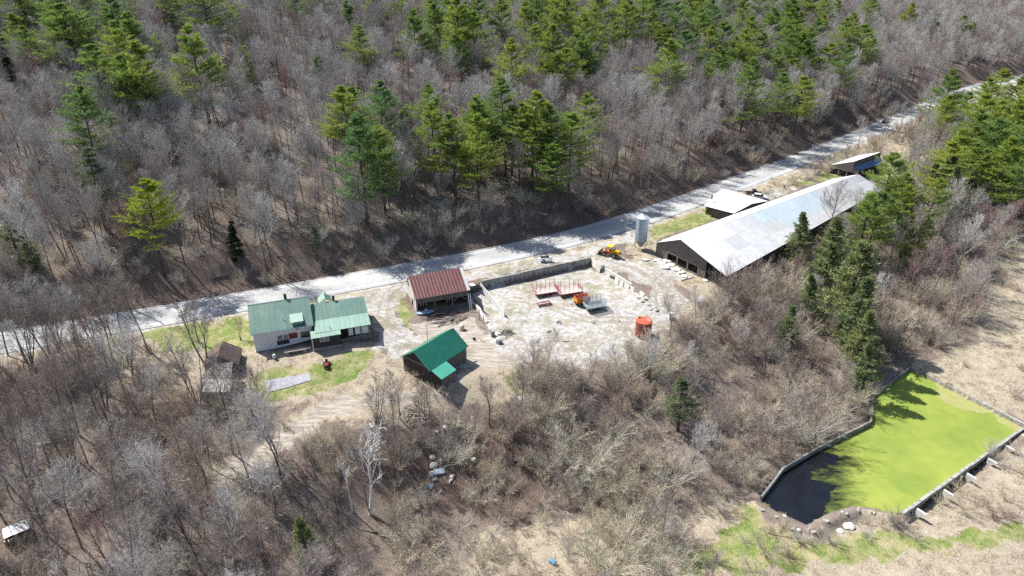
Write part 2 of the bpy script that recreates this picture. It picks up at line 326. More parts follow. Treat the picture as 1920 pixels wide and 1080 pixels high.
def gz(X, Y, rough=True):
    X = np.atleast_1d(np.asarray(X, float)); Y = np.atleast_1d(np.asarray(Y, float)); sh = X.shape; X = X.ravel(); Y = Y.ravel()
    s = sdist(X, Y)
    v = tps(X, Y) * smooth(-s, 4.8, 10) - .08 * smooth(-s, 3, 4.5)
    bank = 4.2 + 1.2 * (vnoise(X, Y, 30, 3) - .5)
    hill = .5 * smooth(s, 6, 8) * 0 + bank * smooth(s, 5.6, 17) + .265 * np.maximum(s - 9, 0) + smooth(s, 20, 120) * 6 * (vnoise(X, Y, 70, 5) - .5) * smooth(s, 15, 60)
    hill -= .25 * smooth(s, 4.2, 5) * (1 - smooth(s, 5.4, 7))
    z = np.where(s < 0, v, hill)
    yd = pdist(YARD, X, Y); dback = (X - W0[0]) * _wnn[0] + (Y - W0[1]) * _wnn[1]
    floor = -2.0 * (1 - smooth(dback, 8, 24)) + v * smooth(dback, 8, 24)
    z = np.where(yd > -.1, floor, z)
    pd = pdist(POND, X, Y)
    z = np.where((pd > .1) & (s < 0), np.minimum(z, ZP - 1.2), z)
    ds = np.full(X.shape, 1e9)
    for i in range(len(SHORE) - 1):
        a = SHORE[i]; ab = SHORE[i+1] - a; t = np.clip(((X - a[0]) * ab[0] + (Y - a[1]) * ab[1]) / (ab @ ab), 0, 1); ds = np.minimum(ds, np.hypot(X - a[0] - t * ab[0], Y - a[1] - t * ab[1]))
    wsh = (1 - smooth(ds, 1.2, 3.2)) * (s < 0); z = z * (1 - wsh) + (ZP + .02 - np.clip(pd, -3, 3) * .45) * wsh
    if rough:
        am = smooth(np.abs(s), 5, 9) * np.where(yd > -1, .25, 1) * np.where(np.abs(pd) < 2, .3, 1)
        z = z + am * (.45 * (vnoise(X, Y, 6, 1) - .5) + .22 * (vnoise(X, Y, 2.3, 2) - .5) + .10 * (vnoise(X, Y, 1.1, 8) - .5))
    return z.reshape(sh)
def g1(x, y): return float(gz(x, y)[0])
def onground(px, py, h=0.0):
    """where the ray of a pixel first meets the ground raised by h"""
    dx = (px - 960) / FPX; dy = -(py - 540) / FPX
    d = np.array([dx, math.cos(CAM_P) + dy * math.sin(CAM_P), -math.sin(CAM_P) + dy * math.cos(CAM_P)])
    t = np.arange(50, 620, 1.0); P = np.array([0, 0, CAM_H]) + t[:, None] * d
    f = P[:, 2] - gz(P[:, 0], P[:, 1], False) - h; k = np.argmax(f < 0)
    if f[k] >= 0: k = len(t) - 1
    q = P[k]
    if k > 0:
        a = f[k-1] / (f[k-1] - f[k] + 1e-9); q = P[k-1] * (1 - a) + P[k] * a
    return np.array([q[0], q[1], g1(q[0], q[1])])
def gpoly(pts): return np.array([onground(x, y)[:2] for x, y in pts])

def axis(fine0, fine1, lo, hi, step):
    a = list(np.arange(fine0, fine1 + 1e-6, step)); x = fine1; d = step
    while x < hi: d = min(d * 1.12, 6); x += d; a.append(x)
    x = fine0; d = step; left = []
    while x > lo: d = min(d * 1.12, 6); x -= d; left.append(x)
    return np.array(left[::-1] + a)
GX = axis(-75, 115, -420, 640, .6); GY = axis(70, 190, 15, 760, .6)
XX, YY = np.meshgrid(GX, GY); ZZ = gz(XX, YY)
SS = sdist(XX, YY).reshape(XX.shape)

# what covers the ground where (drawn as outlines, softened by noise)
C_GRAVEL = [gpoly(p) for p in (
  [(625,562),(700,545),(790,518),(768,548),(745,562),(740,585),(765,612),(805,634),(785,656),(735,672),(700,655),(704,625),(694,598),(688,575)],
  [(860,520),(1000,488),(1110,462),(1190,436),(1200,452),(1130,466),(1104,481),(905,524),(880,528)],
  [(880,548),(905,546),(960,600),(1010,655),(990,675),(930,660)],
  [(905,545),(1107,502),(1160,530),(1225,572),(1262,580),(1255,602),(1215,655),(1180,682),(1075,690),(1000,668),(960,630),(930,590)],
  [(1125,480),(1190,485),(1255,515),(1285,560),(1262,600),(1235,600),(1238,570),(1220,540),(1180,520),(1130,500)],
  [(1200,490),(1250,495),(1300,515),(1280,530),(1240,515)],
  [(1410,372),(1440,362),(1480,350),(1500,352),(1440,378)],
  [(1800,200),(1870,175),(1960,165),(1960,195),(1880,215),(1810,215)])]
C_GREEN = [gpoly(p) for p in (
  [(590,680),(690,660),(705,660),(700,690),(640,725),(560,745),(500,755),(470,735),(470,700),(500,692)],
  [(270,628),(330,612),(440,592),(470,600),(472,650),(380,662),(300,655)],
  [(1215,432),(1300,400),(1332,388),(1345,408),(1225,452)],
  [(1430,372),(1500,345),(1565,322),(1590,330),(1500,352)],
  [(1655,310),(1690,292),(1740,300),(1680,330),(1650,345)],
  [(1280,1085),(1320,1020),(1400,950),(1440,965),(1500,1000),(1640,1008),(1760,1000),(1860,990),(1930,985),(1930,1020),(1700,1040),(1560,1060),(1450,1070)],
  [(735,570),(752,566),(790,625),(775,635),(742,600)],
  [(850,640),(880,620),(900,660),(880,690)],[(1230,555),(1215,535),(1180,515),(1190,512),(1245,550)],[(940,715),(975,690),(960,740)])]
C_DRY = [gpoly(p) for p in (
  [(1170,445),(1235,438),(1245,492),(1180,488)],[(1290,520),(1370,530),(1380,560),(1300,590)],
  [(190,650),(300,625),(420,660),(470,665),(470,750),(360,760),(200,720)],
  [(1250,1100),(1290,960),(1390,930),(1420,950),(1500,990),(1640,960),(1700,965),(1930,830),(2300,900),(2300,1200)],
  [(1700,690),(1830,640),(1840,560),(1880,430),(2200,420),(2300,900),(1925,800)],
  [(600,790),(700,690),(860,720),(960,690),(1000,690),(960,760),(820,770),(700,800)],
  [(1340,360),(1440,325),(1560,275),(1660,240),(1750,210),(1760,260),(1700,300),(1590,300),(1500,340),(1400,372)],
  [(380,900),(480,830),(600,740),(700,700),(690,730),(600,800),(500,870),(420,920)],
  [(850,1100),(900,1000),(1080,980),(1250,940),(1290,1000),(1250,1100)],
  [(1130,480),(1240,480),(1350,540),(1330,560),(1250,530),(1150,500)],
  [(460,655),(700,640),(760,690),(600,760),(460,760)],[(700,640),(780,640),(860,700),(960,640),(980,690),(880,740),(740,710)])]
C_TRACK = [gpoly(p) for p in ([(755,600),(790,603),(890,596),(905,612),(960,662),(870,692),(800,655),(768,628)],[(1130,490),(1180,490),(1260,540),(1290,580),(1270,600),(1240,560),(1200,530),(1120,500)],[(880,660),(960,655),(980,690),(860,690)],
  [(880,690),(850,730),(700,770),(600,790),(690,730),(840,725)], [(1080,470),(1130,462),(1190,500),(1150,505)],[(600,790),(690,735),(640,735),(560,785),(480,835),(395,905),(430,925),(520,862)])]
def cover(polys, X, Y, soft):
    m = np.zeros(X.shape)
    for P in polys:
        b = (X > P[:, 0].min() - 8) & (X < P[:, 0].max() + 8) & (Y > P[:, 1].min() - 8) & (Y < P[:, 1].max() + 8)
        if b.any():
            q = np.zeros(X.shape); q[b] = smooth(pdist(P, X[b], Y[b]) + 3 * (vnoise(X[b], Y[b], 3.1, 4) - .5) + 1.6 * (vnoise(X[b], Y[b], 1.2, 6) - .5), -soft, soft); m = np.maximum(m, q)
    return m
xf, yf = XX.ravel(), YY.ravel(); sf = SS.ravel()
gv = cover(C_GRAVEL, xf, yf, 1.2); gr = cover(C_GREEN, xf, yf, 2.0); dr = cover(C_DRY, xf, yf, 2.5); tr = cover(C_TRACK, xf, yf, 1.5)
gv = np.maximum(gv, smooth(-sf, 3, 4.4) * (1 - smooth(-sf, 5.4, 7.5)) * .8)
dr = np.maximum(dr, smooth(-sf, 4, 6) * (1 - smooth(-sf, 9, 13)) * .7)
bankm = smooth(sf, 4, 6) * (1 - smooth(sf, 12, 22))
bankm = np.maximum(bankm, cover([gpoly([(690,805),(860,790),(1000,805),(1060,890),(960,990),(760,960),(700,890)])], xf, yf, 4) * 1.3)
n2 = vnoise(xf, yf, 14, 9) * .6 + vnoise(xf, yf, 5, 12) * .4
rut = np.zeros(len(xf))
for pts, offs in (([(1140,492),(1190,512),(1240,540),(1262,572),(1240,600),(1180,612),(1100,640),(1000,655),(900,665)], (-1.9,-.9,.9,2.1)), ([(752,530),(722,560),(716,595),(735,632),(790,655),(880,672),(960,672)], (-.9,.9)),
                  ([(1128,487),(1180,500),(1230,528),(1256,560),(1262,590)], (-3.2,0,3)), ([(1190,600),(1100,600),(1020,570),(960,560)], (-.9,.9))):
    Q = _resample(np.array([onground(*p)[:2] for p in pts]), 60)
    for _ in range(5): Q[1:-1] = .25 * Q[:-2] + .5 * Q[1:-1] + .25 * Q[2:]
    tq = np.gradient(Q, axis=0); tq /= np.linalg.norm(tq, axis=1)[:, None]
    for of in offs:
        QQ = Q + np.c_[-tq[:, 1], tq[:, 0]] * of; b_ = (xf > QQ[:, 0].min() - 2) & (xf < QQ[:, 0].max() + 2) & (yf > QQ[:, 1].min() - 2) & (yf < QQ[:, 1].max() + 2); ii = np.where(b_)[0]
        d_ = np.sqrt(((xf[ii, None] - QQ[None, :, 0]) ** 2 + (yf[ii, None] - QQ[None, :, 1]) ** 2).min(1)); rut[ii] = np.maximum(rut[ii], 1 - smooth(d_, .15, .75))

def ground_material():
    m = bpy.data.materials.new('ground_cover'); m.use_nodes = True; t = m.node_tree; N = t.nodes; L = t.links; b = N['Principled BSDF']
    b.inputs['Roughness'].default_value = .95; b.inputs['Specular IOR Level'].default_value = .12
    ge = N.new('ShaderNodeNewGeometry')
    def noise(s, d=6, r=.65, st=None):
        n = N.new('ShaderNodeTexNoise'); n.inputs['Scale'].default_value = s; n.inputs['Detail'].default_value = d; n.inputs['Roughness'].default_value = r
        if st:
            mp = N.new('ShaderNodeMapping'); mp.inputs['Scale'].default_value = st[0]; mp.inputs['Rotation'].default_value = (0, 0, st[1]); L.new(ge.outputs['Position'], mp.inputs[0]); L.new(mp.outputs[0], n.inputs['Vector'])
        else: L.new(ge.outputs['Position'], n.inputs['Vector'])
        return n.outputs[0]
    def rmp(x, a, c, o0=0, o1=1):
        r = N.new('ShaderNodeMapRange'); r.inputs[1].default_value = a; r.inputs[2].default_value = c; r.inputs[3].default_value = o0; r.inputs[4].default_value = o1; L.new(x, r.inputs[0]); return r.outputs[0]
    def mix(f, a, c):
        x = N.new('ShaderNodeMix'); x.data_type = 'RGBA'
        if isinstance(f, float): x.inputs[0].default_value = f
        else: L.new(f, x.inputs[0])
        for i, q in ((6, a), (7, c)):
            if isinstance(q, tuple): x.inputs[i].default_value = (*q, 1)
            else: L.new(q, x.inputs[i])
        return x.outputs[2]
    def math_(op, a, c):
        x = N.new('ShaderNodeMath'); x.operation = op
        for i, q in ((0, a), (1, c)):
            if isinstance(q, (int, float)): x.inputs[i].default_value = q
            else: L.new(q, x.inputs[i])
        return x.outputs[0]
    def attr(n):
        a = N.new('ShaderNodeAttribute'); a.attribute_name = n; s = N.new('ShaderNodeSeparateColor'); L.new(a.outputs['Color'], s.inputs[0]); return s.outputs
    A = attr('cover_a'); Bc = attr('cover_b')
    fine = noise(3.5, 5, .8); mid = noise(.45, 6, .7); broad = noise(.07, 4)
    litter = mix(rmp(mid, .38, .62), (.215,.175,.15), (.145,.118,.102))
    litter = mix(rmp(fine, .42, .62), litter, (.275,.235,.205)); litter = mix(rmp(broad, .45, .65, 0, .5), litter, (.15,.115,.09))
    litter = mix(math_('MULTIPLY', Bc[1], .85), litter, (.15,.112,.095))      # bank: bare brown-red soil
    dry = mix(rmp(mid, .35, .6), (.38,.33,.25), (.27,.225,.17)); dry = mix(rmp(fine, .45, .62), dry, (.46,.41,.325)); dry = mix(rmp(noise(.8, 5), .58, .68), dry, (.22,.17,.13))
    grn = mix(rmp(mid, .42, .60), (.13,.20,.04), (.30,.275,.14)); grn = mix(rmp(noise(.25, 5, .7), .48, .60), grn, (.36,.32,.19)); grn = mix(rmp(noise(.9, 4), .52, .66), grn, (.09,.165,.03)); grn = mix(rmp(fine, .5, .68), grn, (.36,.34,.18))
    gvl = mix(rmp(noise(.9, 8, .8, ((1, 1.5, 1), .5)), .42, .62), (.51,.50,.485), (.235,.225,.21)); gvl = mix(rmp(noise(.33, 6, .7), .50, .62), gvl, (.30,.27,.21))
    gvl = mix(rmp(fine, .55, .72), gvl, (.60,.595,.58)); gvl = mix(rmp(noise(.14, 7, .75), .52, .60, 0, .8), gvl, (.23,.215,.14)); gvl = mix(rmp(noise(.5, 7, .85), .60, .68, 0, .75), gvl, (.13,.12,.11)); gvl = mix(math_('MULTIPLY', rmp(math_('ADD', Bc[2], math_('MULTIPLY', math_('SUBTRACT', noise(1.2, 4, .7), .5), .8)), .45, .7), .6), gvl, (.27,.235,.19))
    trk = mix(rmp(noise(.9, 6, .7, ((.35, 2.2, 1), -.7)), .40, .60), (.45,.415,.36), (.25,.22,.185))
    def edge(x): return rmp(math_('ADD', x, math_('MULTIPLY', math_('SUBTRACT', noise(1.3, 5, .75), .5), .9)), .42, .58)
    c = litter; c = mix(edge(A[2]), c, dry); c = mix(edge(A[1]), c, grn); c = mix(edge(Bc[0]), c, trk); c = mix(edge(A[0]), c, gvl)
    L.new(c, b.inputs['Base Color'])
    bp = N.new('ShaderNodeBump'); bp.inputs['Strength'].default_value = .8; bp.inputs['Distance'].default_value = .25
    L.new(math_('ADD', noise(1.6, 8, .75), math_('MULTIPLY', noise(6, 4, .8), .5)), bp.inputs['Height']); L.new(bp.outputs[0], b.inputs['Normal'])
    return m
M_GROUND = ground_material()
ny, nx = XX.shape
idx = np.arange(nx * ny).reshape(ny, nx)
quads = np.stack([idx[:-1, :-1], idx[:-1, 1:], idx[1:, 1:], idx[1:, :-1]], -1).reshape(-1, 4)
qx = (XX[:-1, :-1] + XX[1:, 1:]).ravel() / 2; qy = (YY[:-1, :-1] + YY[1:, 1:]).ravel() / 2; qs = (SS[:-1, :-1] + SS[1:, 1:]).ravel() / 2
VV = np.c_[xf, yf, ZZ.ravel()]
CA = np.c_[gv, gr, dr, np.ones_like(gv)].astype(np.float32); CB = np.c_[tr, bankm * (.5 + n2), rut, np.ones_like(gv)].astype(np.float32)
def fast_mesh(name, V, loops, sizes, mats=(), smooth_=False, midx=None):
    me = bpy.data.meshes.new(name); me.vertices.add(len(V)); me.vertices.foreach_set('co', np.ascontiguousarray(V, np.float32).ravel())
    me.loops.add(len(loops)); me.loops.foreach_set('vertex_index', np.ascontiguousarray(loops, np.int32))
    st = np.r_[0, np.cumsum(sizes)[:-1]].astype(np.int32); me.polygons.add(len(sizes)); me.polygons.foreach_set('loop_start', st)
    try: me.polygons.foreach_set('loop_total', np.ascontiguousarray(sizes, np.int32))
    except Exception: pass
    for m in mats: me.materials.append(m)
    if midx is not None: me.polygons.foreach_set('material_index', np.ascontiguousarray(midx, np.int32))
    if smooth_: me.polygons.foreach_set('use_smooth', np.ones(len(sizes), bool))
    me.update(calc_edges=True); return me
def piece(name, sel, kind='structure', label=None):
    q = quads[sel]; u, inv = np.unique(q, return_inverse=True); me = fast_mesh(name, VV[u], inv.reshape(-1), np.full(len(q), 4), [M_GROUND], True)
    for an, data in (('cover_a', CA), ('cover_b', CB)):
        at_ = me.color_attributes.new(an, 'FLOAT_COLOR', 'POINT'); at_.data.foreach_set('color', data[u].ravel())
    o = bpy.data.objects.new(name, me); COL.objects.link(o); return tag(o, label, None, None, kind)
m_y = inside(YARD, qx, qy); m_hill = (qs > 4.9) & ~m_y
m_gv = np.zeros(len(qx), bool)
for P in C_GRAVEL[1:2] + C_GRAVEL[4:]: m_gv |= inside(P, qx, qy)
m_dv = inside(C_GRAVEL[0], qx, qy); m_lawn = np.zeros(len(qx), bool)
for P in C_GREEN[:2]: m_lawn |= inside(P, qx, qy)
m_field = inside(C_DRY[3], qx, qy) | inside(C_DRY[4], qx, qy)
rest = ~m_hill
piece('hillside', m_hill, label='wooded hillside floor of brown leaf litter rising behind the road')
piece('concrete_yard', rest & m_y, label='pale worn concrete yard floor below the retaining wall'); rest &= ~m_y
piece('driveway', rest & m_dv, label='pale gravel driveway between house and red roofed barn'); rest &= ~m_dv
piece('gravel_ground', rest & m_gv, label='pale gravel around the yard'); rest &= ~m_gv
piece('lawn', rest & m_lawn, label='patchy green lawn around the house'); rest &= ~m_lawn
piece('field', rest & m_field, label='dry straw coloured field around the pond'); rest &= ~m_field
piece('ground', rest, label='leaf covered ground of the valley side')

# the road, one sheet with its painted lines
def strip(name, o0, o1, z, m, kind='structure', i0=0, i1=None, parent=None, step=1, dash=None):
    P = ROAD[i0:i1]; Nn = RNOR[i0:i1]; V = []; F = []
    for k in range(len(P)):
        for o in (o0, o1):
            q = P[k] + Nn[k] * o; V.append((q[0], q[1], z))
        if k and not (dash and (k // dash) % 2): F.append([2*k-2, 2*k-1, 2*k+1, 2*k])
    me = bpy.data.meshes.new(name); me.from_pydata(V, [], F); me.materials.append(m); ob = bpy.data.objects.new(name, me); COL.objects.link(ob); ob['kind'] = kind
    if parent: ob.parent = parent
    return ob
road = strip('road', -5.0, 4.9, .03, M['asphalt']); road['label'] = 'worn pale grey two lane road along the foot of the hill'
for a in (-3.55, 3.45):
    strip('edge_line', a - .10, a + .10, .036, M['line'], parent=road)
for a in (-.12, .12): strip('centre_line', a - .06, a + .06, .036, M['liney'], parent=road)
# ------------------------------------------------------------------ growing trees
def unit(v): return v / (np.linalg.norm(v, axis=-1, keepdims=True) + 1e-9)
def polyline(P0, D0, Ln, k, rng, bend_up=0.0, jit=.18):
    """grow polylines of k segments from starts P0 along D0"""
    n = len(P0); P = np.empty((n, k + 1, 3)); P[:, 0] = P0; d = unit(D0)
    for j in range(k):
        d = unit(d + rng.normal(0, jit, (n, 3)) + np.array([0, 0, bend_up])); P[:, j+1] = P[:, j] + d * (Ln / k)[:, None]
    return P
def side(P, M_, rng, t0, t1, ang, up, prof=None):
    """M_ side shoots per polyline: start points, directions, position t along the parent"""
    n, k1, _ = P.shape; k = k1 - 1
    t = (t0 + (t1 - t0) * (np.arange(M_)[None, :] + rng.uniform(0, 1, (n, M_))) / M_)
    i = np.minimum((t * k).astype(int), k - 1); f = t * k - i; a = np.arange(n)[:, None]
    s = P[a, i] * (1 - f)[..., None] + P[a, i+1] * f[..., None]; tan = unit(P[a, i+1] - P[a, i])
    r = rng.normal(0, 1, (n, M_, 3)); r = unit(r - (r * tan).sum(-1, keepdims=True) * tan)
    d = unit(tan * math.cos(ang) + r * math.sin(ang) + np.array([0, 0, up]))
    return s.reshape(-1, 3), d.reshape(-1, 3), t.ravel()
class TM:
    """tree mesh arrays: tapered prisms for limbs, single slivers for twigs and needles"""
    def __init__(s): s.V = []; s.L = []; s.S = []; s.M = []; s.n = 0
    def limbs(s, P, r0, r1, nside, mi=0):
        n, k1, _ = P.shape; k = k1 - 1
        r = r0[:, None] * (1 - np.linspace(0, 1, k1)[None]) + r1[:, None] * np.linspace(0, 1, k1)[None]
        tan = unit(P[:, -1] - P[:, 0]); h = np.where(np.abs(tan[:, 2:3]) < .9, np.array([[0, 0, 1.]]), np.array([[1., 0, 0]]))
        a = unit(np.cross(tan, h)); b = np.cross(tan, a); th = 2 * PI * np.arange(nside) / nside
        ring = a[:, None, :] * np.cos(th)[None, :, None] + b[:, None, :] * np.sin(th)[None, :, None]
        V = P[:, :, None, :] + ring[:, None] * r[:, :, None, None]; s.V.append(V.reshape(-1, 3))
        base = s.n + (np.arange(n)[:, None, None] * k1 + np.arange(k)[None, :, None]) * nside; j = np.arange(nside)[None, None]; j2 = (j + 1) % nside
        q = np.stack([base + j, base + j2, base + nside + j2, base + nside + j], -1).reshape(-1, 4)
        s.L.append(q.ravel()); s.S.append(np.full(len(q), 4)); s.M.append(np.full(len(q), mi)); s.n += n * k1 * nside
    def slivers(s, A, B, w, rng, mi=0):
        d = unit(B - A); r = rng.normal(0, 1, A.shape); r = unit(r - (r * d).sum(-1, keepdims=True) * d)
        V = np.stack([A - r * w[:, None], A + r * w[:, None], B], 1); s.V.append(V.reshape(-1, 3)); n = len(A)
        q = s.n + np.arange(3 * n); s.L.append(q); s.S.append(np.full(n, 3)); s.M.append(np.full(n, mi)); s.n += 3 * n
    def diamonds(s, A, B, w, rng, mi=0):
        d = unit(B - A); r = rng.normal(0, 1, A.shape); r = unit(r - (r * d).sum(-1, keepdims=True) * d); m = A * .45 + B * .55
        V = np.stack([A, m - r * w[:, None], B, m + r * w[:, None]], 1); s.V.append(V.reshape(-1, 3)); n = len(A)
        s.L.append(s.n + np.arange(4 * n)); s.S.append(np.full(n, 4)); s.M.append(np.full(n, mi)); s.n += 4 * n
    def mesh(s, name, mats):
        return fast_mesh(name, np.concatenate(s.V), np.concatenate(s.L), np.concatenate(s.S), mats, False, np.concatenate(s.M))

def hardwood(seed, H=16, spread=4.2, clean=.42, nb=17, stems=1, rb=.17, up=.25, tw=1.0, dens=1.0, twm=None, bark=None, dead=False, lean=0):
    rng = np.random.default_rng(seed); tk = TM(); cr = TM()
    th = rng.uniform(0, 2 * PI, stems); d0 = np.stack([np.cos(th), np.sin(th), np.full(stems, 3.2 if stems > 1 else 1e3)], 1)
    if stems == 1: d0 = np.array([[lean, lean * .4, 1.]])
    Hs = H * rng.uniform(.85, 1, stems) if stems > 1 else np.array([float(H)])
    T = polyline(np.zeros((stems, 3)) + np.c_[np.cos(th), np.sin(th), np.zeros(stems)] * (.12 * (stems > 1)), d0, Hs, 8, rng, .10 if stems > 1 else .05, .05)
    T[:, 0, 2] -= .8
    tk.limbs(T, np.full(stems, rb), np.full(stems, rb * .10), 6)
    nb1 = max(5, nb // stems)
    s1, d1, t1 = side(T, nb1, rng, clean, .985, 0.80, up)
    L1 = spread * (1.12 - .85 * ((t1 - clean) / (1 - clean)) ** 1.3) * rng.uniform(.75, 1.15, len(t1))
    B1 = polyline(s1, d1, L1, 4, rng, .13, .13); r1 = rb * .42 * (1.15 - t1)
    cr.limbs(B1, r1 + .012, r1 * .15 + .006, 4, 1)
    m2 = int(7 * dens); s2, d2, t2 = side(B1, m2, rng, .22, .98, .62, .18); L2 = np.repeat(L1, m2) * .46 * rng.uniform(.6, 1.2, len(t2)) * (1.15 - .5 * t2)
    B2 = polyline(s2, d2, L2, 3, rng, .10, .18); cr.limbs(B2, np.full(len(t2), .020 * tw), np.full(len(t2), .008 * tw), 3, 0)
    m3 = int(6 * dens); s3, d3, t3 = side(B2, m3, rng, .15, 1, .6, .15); L3 = np.repeat(L2, m3) * .6 * rng.uniform(.6, 1.3, len(t3)) + .15
    if dead: s3, d3, L3 = s3[::3], d3[::3], L3[::3]
    e3 = s3 + d3 * L3[:, None]; cr.slivers(s3, e3, np.full(len(s3), .011 * tw), rng, 0)
    if not dead:
        m4 = 3; t = rng.uniform(.3, 1, (len(s3), m4, 1)); s4 = (s3[:, None] * (1 - t) + e3[:, None] * t).reshape(-1, 3)
        d4 = unit(np.repeat(d3, m4, 0) + rng.normal(0, .55, (len(s4), 3)) + [0, 0, .12]); L4 = np.repeat(L3, m4) * .6
        cr.slivers(s4, s4 + d4 * L4[:, None], np.full(len(s4), .009 * tw), rng, 0)
    bark = bark or B_BARK; twm = twm or T_HARD
    return tk.mesh('trunk', [bark]), cr.mesh('crown', [twm, bark if bark is B_BIRCH else twm])

def shrub(seed, H=3.6, spread=2.2, stems=9, twm=None, tw=1.0, dens=1.0):
    rng = np.random.default_rng(seed); cr = TM(); th = rng.uniform(0, 2 * PI, stems); rr = rng.uniform(.1, .5, stems)
    d0 = np.stack([np.cos(th) * spread / H, np.sin(th) * spread / H, np.ones(stems)], 1) * 1.0
    T = polyline(np.c_[np.cos(th) * rr, np.sin(th) * rr, np.full(stems, -.3)], d0, H * rng.uniform(.75, 1.05, stems), 5, rng, .03, .12)
    cr.limbs(T, np.full(stems, .035), np.full(stems, .008), 4)
    m1 = int(11 * dens); s1, d1, t1 = side(T, m1, rng, .18, .98, .6, .2); L1 = H * .36 * rng.uniform(.6, 1.2, len(t1)) * (1.15 - .5 * t1)
    B1 = polyline(s1, d1, L1, 3, rng, .08, .15); cr.limbs(B1, np.full(len(t1), .014 * tw), np.full(len(t1), .006 * tw), 3)
    m2 = int(8 * dens); s2, d2, t2 = side(B1, m2, rng, .12, 1, .6, .12); L2 = np.repeat(L1, m2) * .5 * rng.uniform(.5, 1.3, len(t2))
    e2 = s2 + d2 * L2[:, None]; cr.slivers(s2, e2, np.full(len(s2), .010 * tw), rng)
    t = rng.uniform(.3, 1, (len(s2), 2, 1)); s4 = (s2[:, None] * (1 - t) + e2[:, None] * t).reshape(-1, 3); d4 = unit(np.repeat(d2, 2, 0) + rng.normal(0, .5, (len(s4), 3)))
    cr.slivers(s4, s4 + d4 * np.repeat(L2, 2)[:, None] * .6, np.full(len(s4), .008 * tw), rng)
    return cr.mesh('shrub', [twm or T_SHRUB])

def pine(seed, H=22, clean=.35, spread=4.0, leaf=None, droop=0, narrow=False, dens=1.0, flat=.16):
    """white pine: whorls of long limbs carrying flat plumes of needle tufts"""
    rng = np.random.default_rng(seed); tk = TM(); cr = TM()
    T = polyline(np.zeros((1, 3)), np.array([[0, 0, 1.]]), np.array([float(H)]), 10, rng, .1, .02); T[:, 0, 2] -= .8
    tk.limbs(T, np.array([.26]), np.array([.03]), 7)
    nw = int(H * (1 - clean) / (.85 if not narrow else .6)); tt = clean + (1 - clean) * (np.arange(nw) + .3) / nw
    per = rng.integers(4, 7, nw); t1 = np.repeat(tt, per) + rng.normal(0, .007, per.sum()); t1 = np.clip(t1, clean * .9, .985)
    k = np.minimum((t1 * 10).astype(int), 9); f = t1 * 10 - k; s1 = T[0, k] * (1 - f)[:, None] + T[0, k+1] * f[:, None]
    az = rng.uniform(0, 2 * PI, len(t1)); x = (t1 - clean) / (1 - clean)
    prof = np.clip(np.where(x < .3, .72 + .28 * x / .3, 1 - ((x - .3) / .7) ** (1.25 if not narrow else 1.0)), .10, 1)
    L1 = spread * prof * rng.uniform(.5, 1.25, len(t1)); keep = rng.uniform(0, 1, len(t1)) > .20; s1, az, L1, x = s1[keep], az[keep], L1[keep], x[keep]
    el = (.08 + .55 * x - droop) + rng.normal(0, .1, len(x)); d1 = np.stack([np.cos(az) * np.cos(el), np.sin(az) * np.cos(el), np.sin(el)], 1)
    B1 = polyline(s1, d1, L1, 4, rng, .05 if not droop else -.03, .06); cr.limbs(B1, .02 + L1 * .012, np.full(len(L1), .01), 4, 1)
    m2 = int(9 * dens); n = len(L1); t = (.22 + .78 * (np.arange(m2)[None] + rng.uniform(0, 1, (n, m2))) / m2); i = np.minimum((t * 4).astype(int), 3); f = t * 4 - i; a = np.arange(n)[:, None]
    s2 = B1[a, i] * (1 - f)[..., None] + B1[a, i+1] * f[..., None]; tan = unit(B1[a, i+1] - B1[a, i]); lat = unit(np.cross(tan, [0, 0, 1.])) * np.where(np.arange(m2) % 2, 1, -1)[None, :, None]
    d2 = unit(tan * .75 + lat * .8 + [0, 0, .22] + rng.normal(0, .15, (n, m2, 3))); L2 = (L1[:, None] * .42 * (1.15 - .6 * t) + .25) * rng.uniform(.7, 1.2, (n, m2))
    s2 = s2.reshape(-1, 3); d2 = d2.reshape(-1, 3); L2 = L2.ravel(); e2 = s2 + d2 * L2[:, None]
    cr.slivers(s2, e2, np.full(len(s2), .014), rng, 1)
    m3 = 6; t = (np.arange(m3)[None, :, None] + rng.uniform(.1, 1, (len(s2), m3, 1))) / m3; c = (s2[:, None] * (1 - t) + e2[:, None] * t).reshape(-1, 3)
    nb = 4; c = np.repeat(c, nb, 0); dd = unit(np.repeat(np.repeat(d2, m3, 0), nb, 0) * .8 + rng.normal(0, .75, (len(c), 3)) * [1, 1, .6] + [0, 0, .35])
    ln = rng.uniform(.25, .6, len(c)); cr.diamonds(c, c + dd * ln[:, None], rng.uniform(.025, .05, len(c)) * 1.25, rng, 0)
    return tk.mesh('trunk', [B_PBARK]), cr.mesh('crown', [leaf or L_PINE, B_PBARK])

HARD = [hardwood(100 + i, *a) for i, a in enumerate([(15.5, 5.2, .38, 22), (17, 4.8, .44, 21), (14, 5.4, .32, 22), (18, 5.4, .42, 24), (13, 4.4, .36, 19), (16, 6.0, .34, 24)])]
HARD += [hardwood(120, 14, 4.6, .36, 20, twm=T_RED), hardwood(121, 15, 5.4, .36, 24, twm=T_PALE), hardwood(122, 13, 4.8, .28, 24, stems=3, rb=.13)]
SHRUB = [shrub(200 + i, *a) for i, a in enumerate([(3.6, 2.5, 12), (4.6, 2.8, 13), (2.8, 2.3, 10), (5.4, 3.3, 14), (3.2, 2.0, 9)])]
SHRUB += [shrub(220, 3.0, 1.8, 9, T_RED), shrub(221, 4.8, 2.8, 12, T_BROWN)]
PINE = [pine(300 + i, *a) for i, a in enumerate([(22, .30, 5.6), (25, .36, 6.0), (19, .22, 5.2), (23, .42, 5.0), (20, .32, 6.2), (16, .12, 4.2)])]
PINE_BRIGHT = [pine(320, 21, .42, 5.6, L_BRIGHT)]
